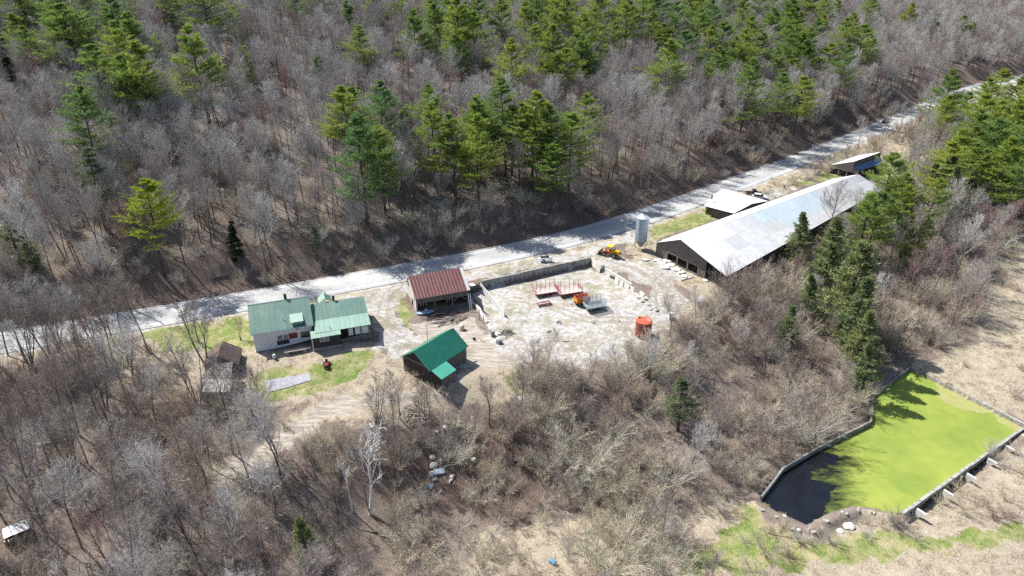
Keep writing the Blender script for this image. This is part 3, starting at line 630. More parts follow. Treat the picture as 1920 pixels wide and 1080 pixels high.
SPRUCE = [pine(330, 13, .06, 1.7, L_DARK, .25, True), pine(331, 10, .05, 1.4, L_DARK, .25, True)]
CEDAR = [pine(340, 15, .12, 2.4, L_CEDAR, .05, True, .6), pine(341, 18, .2, 2.7, L_CEDAR, .08, True, .6), pine(342, 11, .08, 2.1, L_CEDAR, 0, True, .6)]
DIM = [pine(350, 14, .3, 2.4, L_DIM, .05, False, .7)]
DEAD = [hardwood(400, 14, 5.4, .30, 16, rb=.26, twm=T_DEAD, bark=B_BIRCH, dead=True, tw=2.4, lean=.30), hardwood(401, 13, 2.6, .45, 9, rb=.18, twm=T_DEAD, bark=B_BIRCH, dead=True, tw=2.0)]
YARDTREE = [hardwood(410, 14.5, 4.6, .34, 24, stems=2, rb=.22, up=.32, dens=1.15), hardwood(411, 13, 4.4, .28, 22, stems=3, rb=.15, up=.3, dens=1.0), hardwood(412, 14, 4.4, .34, 20, rb=.2, up=.3)]

def recolour(pair, m):
    cr = pair[1].copy(); cr.materials[0] = m
    if cr.materials[1] is not B_BIRCH: cr.materials[1] = m
    return (pair[0], cr)
HARDV = [recolour(p, T_BROWN) if i in (0, 1, 3, 4, 5) else p for i, p in enumerate(HARD)]
YARDTREE = [recolour(p, T_BROWN) for p in YARDTREE]
def put_tree(kind, pair, x, y, z, s, rz, label, cat, group):
    o = bpy.data.objects.new(kind, None); COL.objects.link(o); o.location = (x, y, z - .1); o.rotation_euler = (0, 0, rz); o.scale = s if isinstance(s, tuple) else (s, s, s); o.empty_display_size = 1
    tag(o, label, cat, group)
    for nm, me in zip(('trunk', 'crown'), pair):
        c = bpy.data.objects.new(nm, me); COL.objects.link(c); c.parent = o
    return o
def put_one(kind, me, x, y, z, s, rz, label, cat, group):
    o = bpy.data.objects.new(kind, me); COL.objects.link(o); o.location = (x, y, z); o.rotation_euler = (0, 0, rz); o.scale = s if isinstance(s, tuple) else (s, s, s)
    return tag(o, label, cat, group)
def meshes_stuff(name, protos, X, Y, Z, S, RZ, label, SZ=None, tilt=None):
    """one mass nobody would count: copies of a few plants on points, through geometry nodes"""
    coll = bpy.data.collections.new(name + '_kinds')
    for i, p in enumerate(protos):
        if isinstance(p, tuple):       # join trunk and crown into one
            objs = []
            bm = bmesh.new(); me = bpy.data.meshes.new(name)
            mats = []
            for q in p:
                k0 = len(bm.faces); bm.from_mesh(q); bm.faces.ensure_lookup_table()
                off = len(mats); mats += list(q.materials)
                for f in bm.faces[k0:]: f.material_index += off
            bm.to_mesh(me); bm.free()
            for m in mats: me.materials.append(m)
        else: me = p
        coll.objects.link(bpy.data.objects.new('%s_%02d' % (name, i), me))
    n = len(X); me = bpy.data.meshes.new(name); me.vertices.add(n); me.vertices.foreach_set('co', np.c_[X, Y, Z].astype(np.float32).ravel())
    rot = np.zeros((n, 3), np.float32); rot[:, 2] = RZ
    if tilt is not None: rot[:, 0] = tilt
    sc = np.c_[S, S, S * (SZ if SZ is not None else 1)].astype(np.float32)
    a = me.attributes.new('rot', 'FLOAT_VECTOR', 'POINT'); a.data.foreach_set('vector', rot.ravel())
    a = me.attributes.new('scl', 'FLOAT_VECTOR', 'POINT'); a.data.foreach_set('vector', sc.ravel())
    a = me.attributes.new('pick', 'INT', 'POINT'); a.data.foreach_set('value', RNG.integers(0, len(protos), n).astype(np.int32))
    o = bpy.data.objects.new(name, me); COL.objects.link(o); tag(o, label, None, None, 'stuff')
    g = bpy.data.node_groups.new(name, 'GeometryNodeTree'); g.interface.new_socket('Geometry', in_out='INPUT', socket_type='NodeSocketGeometry'); g.interface.new_socket('Geometry', in_out='OUTPUT', socket_type='NodeSocketGeometry')
    N = g.nodes; L = g.links; gi = N.new('NodeGroupInput'); go = N.new('NodeGroupOutput'); ip = N.new('GeometryNodeInstanceOnPoints'); ci = N.new('GeometryNodeCollectionInfo')
    ci.inputs['Collection'].default_value = coll; ci.inputs['Separate Children'].default_value = True; ci.inputs['Reset Children'].default_value = True
    def na(nm, ty):
        a = N.new('GeometryNodeInputNamedAttribute'); a.data_type = ty; a.inputs['Name'].default_value = nm; return a.outputs['Attribute']
    L.new(gi.outputs[0], ip.inputs['Points']); L.new(ci.outputs[0], ip.inputs['Instance']); ip.inputs['Pick Instance'].default_value = True
    L.new(na('pick', 'INT'), ip.inputs['Instance Index']); L.new(na('rot', 'FLOAT_VECTOR'), ip.inputs['Rotation']); L.new(na('scl', 'FLOAT_VECTOR'), ip.inputs['Scale'])
    L.new(ip.outputs[0], go.inputs[0]); md = o.modifiers.new(name, 'NODES'); md.node_group = g
    return o

# conifers the photograph shows one by one: pixel of the crown's middle, height of the tree, sort
def stand(px, py, hc):
    q = onground(px, py, hc); return q
CON = []   # (px, py, H, sort)
for a in [(45,15,22,'p'),(130,50,24,'p'),(215,58,22,'p'),(218,118,24,'p'),(186,155,22,'p'),(268,155,24,'p'),(240,172,21,'p'),(372,128,25,'p'),(165,248,24,'p'),(385,20,26,'p'),(355,12,22,'p'),
          (438,52,15,'p'),(460,122,13,'p'),(560,28,18,'p'),(597,10,19,'p'),(600,142,13,'p'),(62,100,17,'p'),(175,345,19,'d'),(280,410,21,'b'),(250,180,17,'p'),
          (10,62,15,'s'),(116,118,13,'s'),(133,116,13,'s'),(315,34,12,'s'),(291,78,9,'s'),(180,82,12,'s'),(213,18,15,'s'),(198,28,13,'s'),(10,110,12,'s'),(20,150,12,'s'),
          (682,102,20,'p'),(755,22,20,'p'),(780,75,21,'p'),(812,42,18,'p'),(700,28,17,'p'),(655,42,16,'p'),(728,55,11,'p'),(862,78,24,'p'),(905,55,22,'p'),(888,90,21,'p'),(945,62,21,'p'),(860,122,17,'p'),
          (965,8,21,'p'),(1010,28,22,'p'),(1045,30,23,'p'),(1086,92,22,'p'),(1112,72,20,'p'),(1240,92,17,'p'),(1175,55,22,'p'),(1205,40,23,'p'),(1232,20,23,'p'),(1262,62,22,'p'),(1290,28,22,'p'),
          (1325,62,23,'p'),(1352,100,22,'p'),(1390,48,22,'p'),(1402,92,23,'p'),(1440,70,22,'p'),(1455,15,22,'p'),(1470,102,21,'p'),(1515,108,22,'p'),(1522,82,20,'p'),(1562,30,17,'p'),(1576,88,22,'p'),
          (1612,98,22,'p'),(1590,68,20,'p'),(1642,38,15,'p'),(1702,40,17,'p'),(1748,64,15,'p'),(1800,62,17,'p'),(1818,70,15,'p'),(1880,14,22,'p'),(1905,24,20,'p'),(1370,20,20,'p'),(1420,30,20,'p'),(1130,30,19,'p'),(1075,20,19,'p'),
          (678,305,25,'p'),(712,232,24,'p'),(662,218,18,'p'),(760,248,15,'p'),(800,220,20,'p'),(815,262,22,'p'),(852,285,22,'p'),(900,262,20,'p'),(948,222,25,'p'),(975,262,22,'p'),(1000,248,24,'p'),
          (1040,262,22,'p'),(1070,272,20,'p'),(1036,322,18,'p'),(797,196,13,'d'),(1400,172,25,'p'),(1460,190,22,'p'),(1500,188,20,'p'),(1270,155,14,'c'),(1020,150,12,'d'),
          (1775,192,22,'p'),(1850,205,22,'p'),(1832,242,22,'p'),(1882,262,24,'p'),(1805,228,19,'p'),(1872,332,22,'p'),(1908,290,24,'p'),(1852,300,23,'p'),(1905,232,21,'p'),(1925,330,22,'p'),(1860,250,20,'p'),(1930,260,22,'p'),
          (1642,412,17,'p'),(1692,402,19,'p'),(1740,395,20,'p'),(1784,372,19,'c'),(1770,345,17,'c'),(1745,345,14,'c'),(1820,365,17,'c'),(1665,375,12,'c'),(1715,435,15,'p'),
          (1502,455,16,'c'),(1560,470,17,'c'),(1588,530,17,'c'),(1602,580,15,'c'),(1543,512,15,'c'),(1478,618,11,'c'),(1278,752,11,'d'),(572,1015,9,'c'),(438,452,9,'s'),(590,450,8,'d'),
          (20,440,10,'c'),(55,470,9,'c'),(1520,560,12,'c'),(1592,545,22,'c'),(1608,600,19,'c'),(1618,640,15,'c'),(1628,690,13,'c'),(1060,60,21,'p'),(1145,95,19,'p'),(985,60,19,'p'),(1300,75,21,'p'),(1280,110,19,'p'),(1375,125,20,'p'),(1430,115,20,'p'),(1490,60,20,'p'),(1335,20,20,'p'),(1550,130,19,'p'),(1220,75,19,'p'),(1450,140,18,'p'),(840,35,19,'p'),(20,20,20,'p'),(85,25,20,'p'),(160,20,20,'p'),(1812,275,22,'p'),(1790,300,18,'p'),(1895,360,20,'p'),(1870,180,20,'p'),(1910,190,19,'p'),(1256,88,14,'p'),(1700,480,10,'c')]:
    CON.append(a)
_rr = np.random.default_rng(77)
for (x0, x1, y0, y1, n) in ((950,1640,0,150,46),(1300,1620,90,150,8),(1760,1930,190,340,16),(0,330,0,90,9),(800,960,20,110,6),(640,740,230,330,4),(880,1090,230,300,6),(1620,1800,350,430,5)):
    for _ in range(n):
        a_ = (float(_rr.uniform(x0, x1)), float(_rr.uniform(y0, y1)), float(_rr.uniform(16, 23)), 'p')
        if min(math.hypot(a_[0] - c[0], (a_[1] - c[1]) * 1.3) for c in CON) > 15: CON.append(a_)
SORT = {'p': ('white_pine', PINE, 22., .68), 'b': ('white_pine', PINE_BRIGHT, 21., .68), 's': ('spruce_tree', SPRUCE, 12., .55), 'c': ('cedar_tree', CEDAR, 15., .55), 'd': ('thin_pine', DIM, 14., .62)}
def whereabouts(px, py, _=0):
    if py < 180 or (py < 500 and px < 1600):
        a = 'crest' if py < 45 else 'upper slope' if py < 125 else 'middle slope' if py < 200 else 'lower slope'
        b = 'above the road bend' if px < 300 else 'above the farmhouse' if px < 620 else 'above the red roofed barn' if px < 820 else 'above the sunken yard' if px < 1080 else 'above the silo' if px < 1280 else 'above the long barn' if px < 1560 else 'above the far road'
        return 'on the ' + a + ' ' + b
    if px > 1600 and 150 < py < 520:
        return 'between the far road and ' + ('the blue roofed shed' if px < 1760 and py < 330 else 'the open field' if px > 1840 else 'the long barn end')
    if px > 1600 and 150 < py < 500: return 'in the stand between road and valley floor'
    if px > 1300 and py > 430: return 'on the brushy slope above the pond'
    if py < 150: return 'high on the wooded hill'
    if py < 500: return 'among bare trees on the lower hillside'
    return 'in the brush below the farmyard'
ZONES = {}
NBR = []
_occ = []
random.seed(5)
_tone = ['broad', 'full crowned', 'tall', 'lean', 'spreading', 'short']
def con_label(sort, i, px, py, H):
    special = {(280, 410): 'bright yellow-green pine standing alone beside the road bend', (165, 248): 'large ragged pine leaning out over bare hillside trees',
      (372, 128): 'big solitary round topped pine on the upper hillside', (438, 52): 'small bright pine beside the big twin pine at the crest', (460, 122): 'small round pine top poking out of bare maples',
      (600, 142): 'small lone pine on the open bare hillside', (682, 102): 'narrow lone pine above the roadside pine clump', (678, 305): 'lowest and broadest pine of the clump above the road',
      (572, 1015): 'small dark green cedar in the leafless brush at the bottom edge', (1278, 752): 'faint thin green tree in the brush below the red tank', (1478, 618): 'young dark cedar on the slope below the long barn',
      (438, 452): 'low dark spruce at the foot of the hill across from the house', (1642, 412): 'bushy dark pine at the far corner of the long barn', (1400, 172): 'tallest pine with bare trunk above the roadside utility pole',
      (1502, 455): 'cedar just beside the near eave of the long barn', (1560, 470): 'tall cedar between two others below the long barn roof', (1588, 530): 'broad middle cedar of the row leading to the pond',
      (1602, 580): 'lower middle cedar of the row leading to the pond', (1543, 512): 'cedar on the uphill side of the row, nearest the barn wall', (1520, 560): 'short cedar standing apart on the red tank side of the row', (1592, 545): 'tallest cedar of the dense row above the pond',
      (1608, 600): 'second tallest cedar, close above the pond corner', (1618, 640): 'small cedar just above the far pond corner', (1628, 690): 'lowest cedar, right beside the pond wall corner', (1700, 480): 'low cedar under the pines at the edge of the purple brush',
      (1562, 30): 'dark round pine standing apart on the hilltop', (1748, 64): 'small pine left alone on the pale hilltop', (1270, 155): 'narrow olive conifer between bare trees on the hill',
      (175, 345): 'thin grey-green pine under the large ragged pine', (1775, 192): 'pine leaning over the road guardrail', (62, 100): 'pale thin pine near the hill crest', (315, 34): 'lone dark pointed spruce near the hill crest'}
    if (px, py) in special: return special[(px, py)], None
    w = whereabouts(px, py)
    n = {'p': _tone[i % 6] + ' green white pine', 's': 'dark narrow pointed spruce', 'c': 'olive green cedar', 'd': 'thin grey-green pine'}[sort]
    return n + ' ' + w, {'p': 'white pines', 's': 'dark spruces', 'c': 'olive cedars', 'd': 'thin pines'}[sort] + ' ' + w
CONPOS = []
for i, (px, py, H, so) in enumerate(CON):
    nm, pool, Hp, cf = SORT[so]; q = onground(px, py, H * cf)
    if math.hypot(q[0], q[1]) > 560: continue
    if abs(sdist([q[0]], [q[1]])[0]) < 6:
        continue
    pk = 0 if len(pool) == 1 else i % len(pool)
    if so == 'p': pk = 5 if H <= 16 else i % 5
    base = {'p': [22, 25, 19, 23, 20, 16], 'b': [21], 's': [13, 10], 'c': [15, 18, 11], 'd': [14]}[so][pk]
    lab, grp = con_label(so, pk, px, py, H)
    s = H / base * ((1.26 if (py < 170 and px > 780) or px > 1740 else 1.14) if so == 'p' else 1.08); k = random.uniform(1.08, 1.30) if so == 'p' else random.uniform(1.1, 1.35)
    put_tree(nm, pool[pk], q[0], q[1], q[2], (s * k, s * k, s), random.uniform(0, 6.28), lab, {'p': 'pine tree', 'b': 'pine tree', 's': 'spruce tree', 'c': 'cedar tree', 'd': 'pine tree'}[so], grp)
    CONPOS.append((q[0], q[1], 2.4 if so == 'p' else 1.6))
CONPOS = np.array(CONPOS)

# scatter of the leafless woods
def scatter(x0, x1, y0, y1, step, jit=.9, seed=1):
    r = np.random.default_rng(seed); gx, gy = np.meshgrid(np.arange(x0, x1, step), np.arange(y0, y1, step))
    x = gx.ravel() + r.uniform(-jit, jit, gx.size) * step / 2; y = gy.ravel() + r.uniform(-jit, jit, gx.size) * step / 2; return x, y, r
def clear_of(x, y, pts, extra=0):
    ok = np.ones(len(x), bool)
    for (a, b, r) in pts: ok &= (x - a) ** 2 + (y - b) ** 2 > (r + extra) ** 2
    return ok
def inframe(x, y, z, h, m=120):
    px, py, _ = proj(x, y, z + h); px0, py0, _ = proj(x, y, z); return (px > -m - 60) & (px < 1920 + m) & (py < 1080 + m) & (py0 > -m)
OPEN = [gpoly(p) for p in ([(232,622),(300,668),(378,742),(455,765),(590,770),(640,735),(700,705),(750,735),(850,745),(940,735),(1000,690),(1100,712),(1190,680),(1240,640),(1300,600),(1330,560),(1362,545),(1660,372),(1720,310),(1700,262),(1560,300),(1340,355),(1000,480),(700,530),(440,575),(230,606)],
  [(1270,1120),(1290,980),(1420,925),(1440,900),(1600,800),(1620,700),(1700,672),(1790,650),(1835,600),(1850,520),(1890,440),(2300,430),(2400,900),(2300,1200)],
  [(590,815),(640,745),(700,690),(800,700),(950,705),(965,740),(900,775),(800,770),(720,790),(660,830)],
  [(420,915),(380,900),(480,835),(590,760),(640,735),(680,735),(600,800),(500,870)])]
def in_open(x, y):
    o = np.zeros(len(x), bool)
    for P in OPEN: o |= inside(P, x, y)
    return o
def hill_zone(px, s):
    a = 'beside the road bend' if px < 260 else 'across from the farmhouse' if px < 640 else 'across from the red roofed barn' if px < 900 else 'across from the sunken yard' if px < 1130 else 'across from the silo' if px < 1320 else 'across from the long barn' if px < 1600 else 'along the far road'
    return ('at the hill foot ' if s < 28 else 'on the lower hillside ' if s < 55 else 'high on the hillside ') + a
def low_zone(px, py):
    if px < 330: return 'near the road bend' if py < 760 else ('around the white roofed shelter' if py > 930 and px < 170 else 'below the leafy clearing')
    if px < 560: return 'around the collapsed shed' if py < 790 else 'beside the small bottom cedar'
    if px < 760: return 'beside the dirt track below the lawn' if py < 850 else 'around the white dead trees'
    if px < 960: return 'just below the green roofed shed' if py < 780 else 'on the junk bank below the shed'
    if px < 1130: return 'below the pale yard edge' if py < 850 else 'in the brush above the blue barrel'
    if px < 1300: return 'just below the red tank' if py < 780 else 'on the brushy slope under the red tank'
    if px < 1480: return 'between red tank and pond wall' if py < 800 else 'close above the dark pond water'
    if px < 1660: return 'below the long barn' if py < 600 else 'beside the kinked pond wall'
    return 'under the pines beyond the long barn'
# woods on the hill
x, y, r_ = scatter(-360, 560, 80, 620, 5.0, .95, 21); s = sdist(x, y)
k = (s > 9) & (s < 240); x, y, s = x[k], y[k], s[k]; z = gz(x, y)
k = inframe(x, y, z, 12, 80) & clear_of(x, y, CONPOS); x, y, z, s = x[k], y[k], z[k], s[k]
k = (vnoise(x, y, 11, 31) > .20) | (s > 90); k &= (s > 16) | (vnoise(x, y, 9, 41) > .50); x, y, z = x[k], y[k], z[k]
HILLT = np.c_[x, y, z]
# woods on the valley side
VB = gpoly([(1300,560),(1400,545),(1500,480),(1640,400),(1740,330),(1900,330),(1850,520),(1835,600),(1790,650),(1700,672),(1620,700),(1600,800),(1440,900),(1300,960),(1100,960),(1000,880),(1000,700)])   # brush slope
x, y, r_ = scatter(-150, 200, 25, 330, 4.7, .95, 22); s = sdist(x, y); k = (s < np.where(x < -75, -6.5, -9)) & ~in_open(x, y); x, y = x[k], y[k]; z = gz(x, y)
k = inframe(x, y, z, 12, 150) & clear_of(x, y, CONPOS); x, y, z = x[k], y[k], z[k]
inb = inside(VB, x, y); px_, py_, _ = proj(x, y, z)
keep = np.where(inb, r_.uniform(0, 1, len(x)) < .32, r_.uniform(0, 1, len(x)) < np.where(px_ < 520, .74, .40))
keep &= ~((px_ > 820) & (py_ > 860) & (r_.uniform(0, 1, len(x)) < .6))
keep &= ~((px_ > 1750) & (py_ < 420) & (r_.uniform(0, 1, len(x)) < .3))
VALT = np.c_[x, y, z][keep]
T = np.r_[HILLT, VALT]; D = np.linalg.norm(T - [0, 0, CAM_H], axis=1); order = np.argsort(D); T = T[order]; D = D[order]
px_, py_, _ = proj(T[:, 0], T[:, 1], T[:, 2] + 9); vis = (px_ > -60) & (px_ < 1980) & (py_ > -60) & (py_ < 1130)
ind = np.zeros(len(T), bool); c_ = 0
for i in range(len(T)):
    if vis[i] and c_ < 262: ind[i] = True; c_ += 1
sT = sdist(T[:, 0], T[:, 1]); fore = RNG.uniform(.78, 1.2, len(T))
kind_lab = {6: ('reddish bare tree', 'reddish budded trees'), 7: ('pale fine branched tree', 'pale grey bare trees'), 8: ('several stemmed bare tree', 'several stemmed bare trees')}
for i in np.where(ind)[0]:
    pk = int(RNG.choice(9, p=[.15, .13, .13, .12, .12, .12, .09, .07, .07])); lab, grp = kind_lab.get(pk, ('grey-brown bare hardwood', 'grey-brown bare hardwoods'))
    x, y, z = T[i]; px, py, _ = proj(x, y, z + 9)
    zone = hill_zone(px, sT[i]) if sT[i] > 0 else low_zone(px, py)
    s = fore[i] * (.95 if sT[i] < 0 else 1.02)
    if sT[i] < 0 and px > 520: s *= .66
    elif sT[i] < 0: s *= RNG.uniform(.82, 1.12)
    hz = RNG.uniform(.85, 1.18); lab = ('tall ' if hz * s > 1.08 else 'short ' if hz * s < .82 else 'medium ') + lab; grp = lab
    put_tree('bare_tree', (HARDV if sT[i] < 0 else HARD)[pk], x, y, z, (s, s, s * hz), RNG.uniform(0, 6.28), lab + ' ' + zone, 'tree', grp + ' ' + zone)
k = ~ind; print('trees', len(T), 'individual', ind.sum(), 'conifers', len(CONPOS))
meshes_stuff('bare_forest', HARD, T[k, 0], T[k, 1], T[k, 2] - .1, fore[k], RNG.uniform(0, 6.28, k.sum()), 'leafless grey-brown forest covering the hill')

# single trees that stand out
for (px, py, pair, s, rz, lab) in [
    (388, 688, YARDTREE[0], .98, .4, 'wide twin-stemmed bare maple behind the collapsed shed'), (372, 640, YARDTREE[2], .72, 1.2, 'smaller bare maple between lawn and collapsed shed'),
    (452, 640, YARDTREE[1], .40, 2.0, 'low bare bush-like tree at the house corner'), (245, 1003, YARDTREE[2], .98, 2.2, 'tall bare maple with thick trunk and long shadow in the bottom corner'),
    (705, 802, YARDTREE[1], .82, .9, 'open branching bare tree beside the brush heap'), (750, 785, YARDTREE[2], .72, 3.4, 'dark forked bare tree in front of the green roofed shed'), (792, 792, YARDTREE[1], .66, 5.1, 'slender bare tree at the edge of the junk bank'),
    (918, 800, YARDTREE[2], .80, 4.0, 'upright pale bare tree beside the dirt track'), (962, 866, YARDTREE[2], .92, .3, 'tall dark bare tree rising from the red-brown bank'), (1215, 700, YARDTREE[1], .5, 2.2, 'small bare tree in front of the red tank'),
    (1105, 715, YARDTREE[1], .48, 1.2, 'small bare tree at the pale edge of the yard'), (1527, 425, YARDTREE[1], .85, .2, 'round crowned bare tree in front of the long barn roof'), (1490, 505, YARDTREE[1], .7, 3.0, 'airy bare tree against the pale barn roof'),
    (200, 770, YARDTREE[0], .95, 3.3, 'dark twin-stemmed bare tree beside the leafy clearing'), (130, 700, YARDTREE[2], .95, 1.3, 'tall straight bare tree at the road edge'), (60, 690, YARDTREE[1], 1.0, 1.3, 'several stemmed bare tree beside the road end'),
    (692, 965, DEAD[0], 1.12, -.1, 'white barked leaning dead tree below the farmyard'), (715, 900, DEAD[1], .8, 1.5, 'thin pale dead tree beside the white leaning one'), (660, 960, DEAD[1], .9, 4.1, 'pale crooked dead tree in the brush'),
    (15, 668, HARD[5], 1.0, .3, 'bare tree covering the road end, closest to the frame edge'), (48, 676, HARD[3], .9, 1.3, 'bare tree screening the road end beside a forked one'), (88, 664, HARD[8], 1.05, 2.3, 'forked bare tree screening the end of the road'),
    (112, 652, HARD[5], .95, 3.3, 'broad bare tree on the verge where the road disappears'), (150, 648, HARD[0], .9, 4.3, 'bare roadside tree left of the green lawn tip'), (178, 646, YARDTREE[1], .85, 5.3, 'several stemmed bare tree at the tip of the lawn'), (215, 650, YARDTREE[2], .8, .7, 'dark slender bare tree at the tip of the lawn'),
    (72, 310, DEAD[1], .9, 2.1, 'white dead tree on the hillside under the crest pines'), (560, 420, HARD[7], 1.0, .3, 'pale round crowned tree on the lower hill'), (1000, 180, HARD[7], .9, 2.3, 'silvery round crowned tree mid hill'),
    (1312, 150, DEAD[0], .9, 2.4, 'bleached dead tree on the hillside'), (1690, 268, YARDTREE[1], .62, .3, 'bare forked tree beside the small blue roofed barn')]:
    q = onground(px, py); put_tree('bare_tree', pair, q[0], q[1], q[2], s, rz, lab, 'tree', None)

# shrubs
x, y, r_ = scatter(-120, 220, 25, 340, 2.5, .95, 23); s = sdist(x, y); z = gz(x, y); inb = inside(VB, x, y); op = in_open(x, y)
pd = pdist(POND, x, y); px_, py_, _ = proj(x, y, z); u = r_.uniform(0, 1, len(x))
den = np.where(inb, .85, np.where(px_ < 600, .60, .80)); den = np.where(py_ > 1000, den * .6, den)
fieldm = inside(OPEN[1], x, y); den = np.where(fieldm, np.where((vnoise(x, y, 9, 51) > .56), .30, .02), den); den = np.where(op & ~fieldm, 0, den)
den = np.where((s > -14) & (s < -8) & (x > 70), .4, den); den = np.where((s > 6.5) & (s < 70), np.where((px_ < 330) & (s < 60), .62, np.where(s < 20, .34, .10)), np.where(s > -7.5, 0, den)); den *= .30 + 1.4 * vnoise(x, y, 9, 61)
k = (u < den) & (pd < -1.2) & inframe(x, y, z, 3, 60) & clear_of(x, y, CONPOS, -1.2) & clear_of(x, y, [(*onground(692, 965)[:2], 3.6), (*onground(718, 930)[:2], 3.0)]); SH = np.c_[x, y, z][k]; fm = fieldm[k]; ib = inb[k]
for (px, py, s_) in [(1682,985,1.0),(1655,985,.7),(1762,945,.8),(1800,915,.8),(1862,865,.75),(1895,845,.8),(1900,745,.9),(1625,985,.8),(1880,960,.8),(1560,1020,.4),(785,716,.8),(800,728,.9),(818,738,.7),(838,742,.8),(772,705,.6),(800,712,.6)]:
    q = onground(px, py); SH = np.r_[[q], SH]; fm = np.r_[True, fm]; ib = np.r_[False, ib]
D = np.linalg.norm(SH - [0, 0, CAM_H], axis=1); order = np.argsort(D); SH = SH[order]; fm = fm[order]; ib = ib[order]
px_, py_, _ = proj(SH[:, 0], SH[:, 1], SH[:, 2] + 1.5); vis = (px_ > -20) & (px_ < 1940) & (py_ > -20) & (py_ < 1100); c_ = 0; ind = np.zeros(len(SH), bool)
# the ones that show largest: nearest to the camera
for i in range(len(SH)):
    if vis[i] and c_ < 290: ind[i] = True; c_ += 1
ssz = np.clip(RNG.lognormal(-.2, .33, len(SH)), .45, 1.8) * (.7 + .6 * vnoise(SH[:, 0], SH[:, 1], 12, 71)) * np.where(ib, 1.1, 1) * np.where(fm, .8, 1)
for i in np.where(ind)[0]:
    pk = int(RNG.choice(7, p=[.18, .2, .16, .16, .14, .08, .08] if px_[i] > 700 else [.12, .1, .12, .1, .12, .14, .30])); x, y, z = SH[i]
    c = ['tan many stemmed bare shrub', 'tall tan bare shrub', 'low tan bare shrub', 'broad tall bare shrub', 'slim tan bare shrub', 'reddish bare shrub', 'grey bare shrub'][pk]
    w = 'in the dry field by the pond' if fm[i] else (hill_zone(px_[i], 20) if sdist([x], [y])[0] > 0 else low_zone(px_[i], py_[i]))
    put_one('shrub', SHRUB[pk], x, y, z, ssz[i], RNG.uniform(0, 6.28), c + ' ' + w, 'shrub', c.split(' bare')[0] + ' shrubs ' + w)
k = ~ind; print('shrubs', len(SH), ind.sum())
meshes_stuff('brush', SHRUB, SH[k, 0], SH[k, 1], SH[k, 2], ssz[k], RNG.uniform(0, 6.28, k.sum()), 'tangled tan leafless brush on the slopes')

# undergrowth, dry grass and green grass
def tuft(seed, n, h, r, w, m, spread=.6):
    rng = np.random.default_rng(seed); t = TM(); a = rng.uniform(0, 2 * PI, n); q = r * np.sqrt(rng.uniform(0, 1, n)); A = np.c_[q * np.cos(a), q * np.sin(a), np.full(n, -.05)]
    d = unit(np.c_[rng.normal(0, spread, (n, 2)), np.ones(n)]); B = A + d * (h * rng.uniform(.5, 1.1, n))[:, None]; t.slivers(A, B, np.full(n, w), rng); return t.mesh('tuft', [m])
UG = [tuft(500 + i, 46, .9, 1.0, .012, L_WEED, .9) for i in range(3)]; DG = [tuft(510 + i, 60, .55, .8, .022, L_STRAW, .7) for i in range(3)]; GG = [tuft(520 + i, 50, .22, .8, .03, L_GRASS, .6) for i in range(2)]
x, y, r_ = scatter(-130, 230, 30, 330, 1.25, 1.0, 24); z = gz(x, y); s = sdist(x, y); k = inframe(x, y, z, 0, 10) & (pdist(POND, x, y) < -.8) & (pdist(YARD, x, y) < -.5) & ((s < -6.5) | (s > 5)); x, y, z, s = x[k], y[k], z[k], s[k]
a_gv = cover(C_GRAVEL, x, y, 1); a_gr = cover(C_GREEN, x, y, 1.5); a_dr = cover(C_DRY, x, y, 2); a_tr = cover(C_TRACK, x, y, 1.5); u = r_.uniform(0, 1, len(x))
def sub(k, name, protos, lab, s0, s1):
    meshes_stuff(name, protos, x[k], y[k], z[k], r_.uniform(s0, s1, k.sum()), r_.uniform(0, 6.28, k.sum()), lab)
free = (a_gv < .3) & (a_tr < .5)
sub(free & (a_gr > .5) & (u < .55), 'grass', GG, 'short green grass on the lawns', .6, 1.2)
sub(free & (a_gr <= .5) & (a_dr > .5) & (u < .5), 'dry_grass', DG, 'straw coloured dry grass', .5, 1.15)
sub(free & (a_gr <= .5) & (a_dr <= .5) & (u < .62) & (s < 60), 'undergrowth', UG, 'thin brown undergrowth on the woodland floor', .5, 1.4)
# ------------------------------------------------------------------ the manure pond
def gsheet(name, P, z, m, kind, step=.5, amp=0, label=None, seed=3, inner=None):
    x0, y0 = P.min(0) - 1; x1, y1 = P.max(0) + 1; gx = np.arange(x0, x1, step); gy = np.arange(y0, y1, step); X, Y = np.meshgrid(gx, gy)
    d = pdist(P, X.ravel(), Y.ravel()).reshape(X.shape) + amp * (vnoise(X.ravel(), Y.ravel(), 2.2, seed) - .5).reshape(X.shape) + amp * .5 * (vnoise(X.ravel(), Y.ravel(), .9, seed + 1) - .5).reshape(X.shape)
    c = (d[:-1, :-1] + d[1:, 1:]) / 2 > 0; i = np.arange(X.size).reshape(X.shape); q = np.stack([i[:-1, :-1], i[:-1, 1:], i[1:, 1:], i[1:, :-1]], -1)[c]
    u, inv = np.unique(q, return_inverse=True); V = np.c_[X.ravel(), Y.ravel(), np.full(X.size, z)][u]
    me = fast_mesh(name, V, inv.reshape(-1), np.full(len(q), 4), [m]); ea = me.attributes.new('edge', 'FLOAT', 'POINT'); ea.data.foreach_set('value', (d.ravel()[u] if inner is None else pdist(inner, V[:, 0], V[:, 1])).astype(np.float32)); o = bpy.data.objects.new(name, me); COL.objects.link(o); return tag(o, label, None, None, kind)
M['water'] = mat('dark_pond_water', (.006,.007,.010), (.010,.011,.014), scale=.3, rough=.06, spec=.5)
M['algae'] = mat('bright_green_pond_scum', (.19,.255,.045), (.165,.225,.04), scale=.22, detail=3, rough=.75, spec=.25, c3=(.27,.31,.06), s3=.10, lo3=.4, hi3=.7, coords='Object')
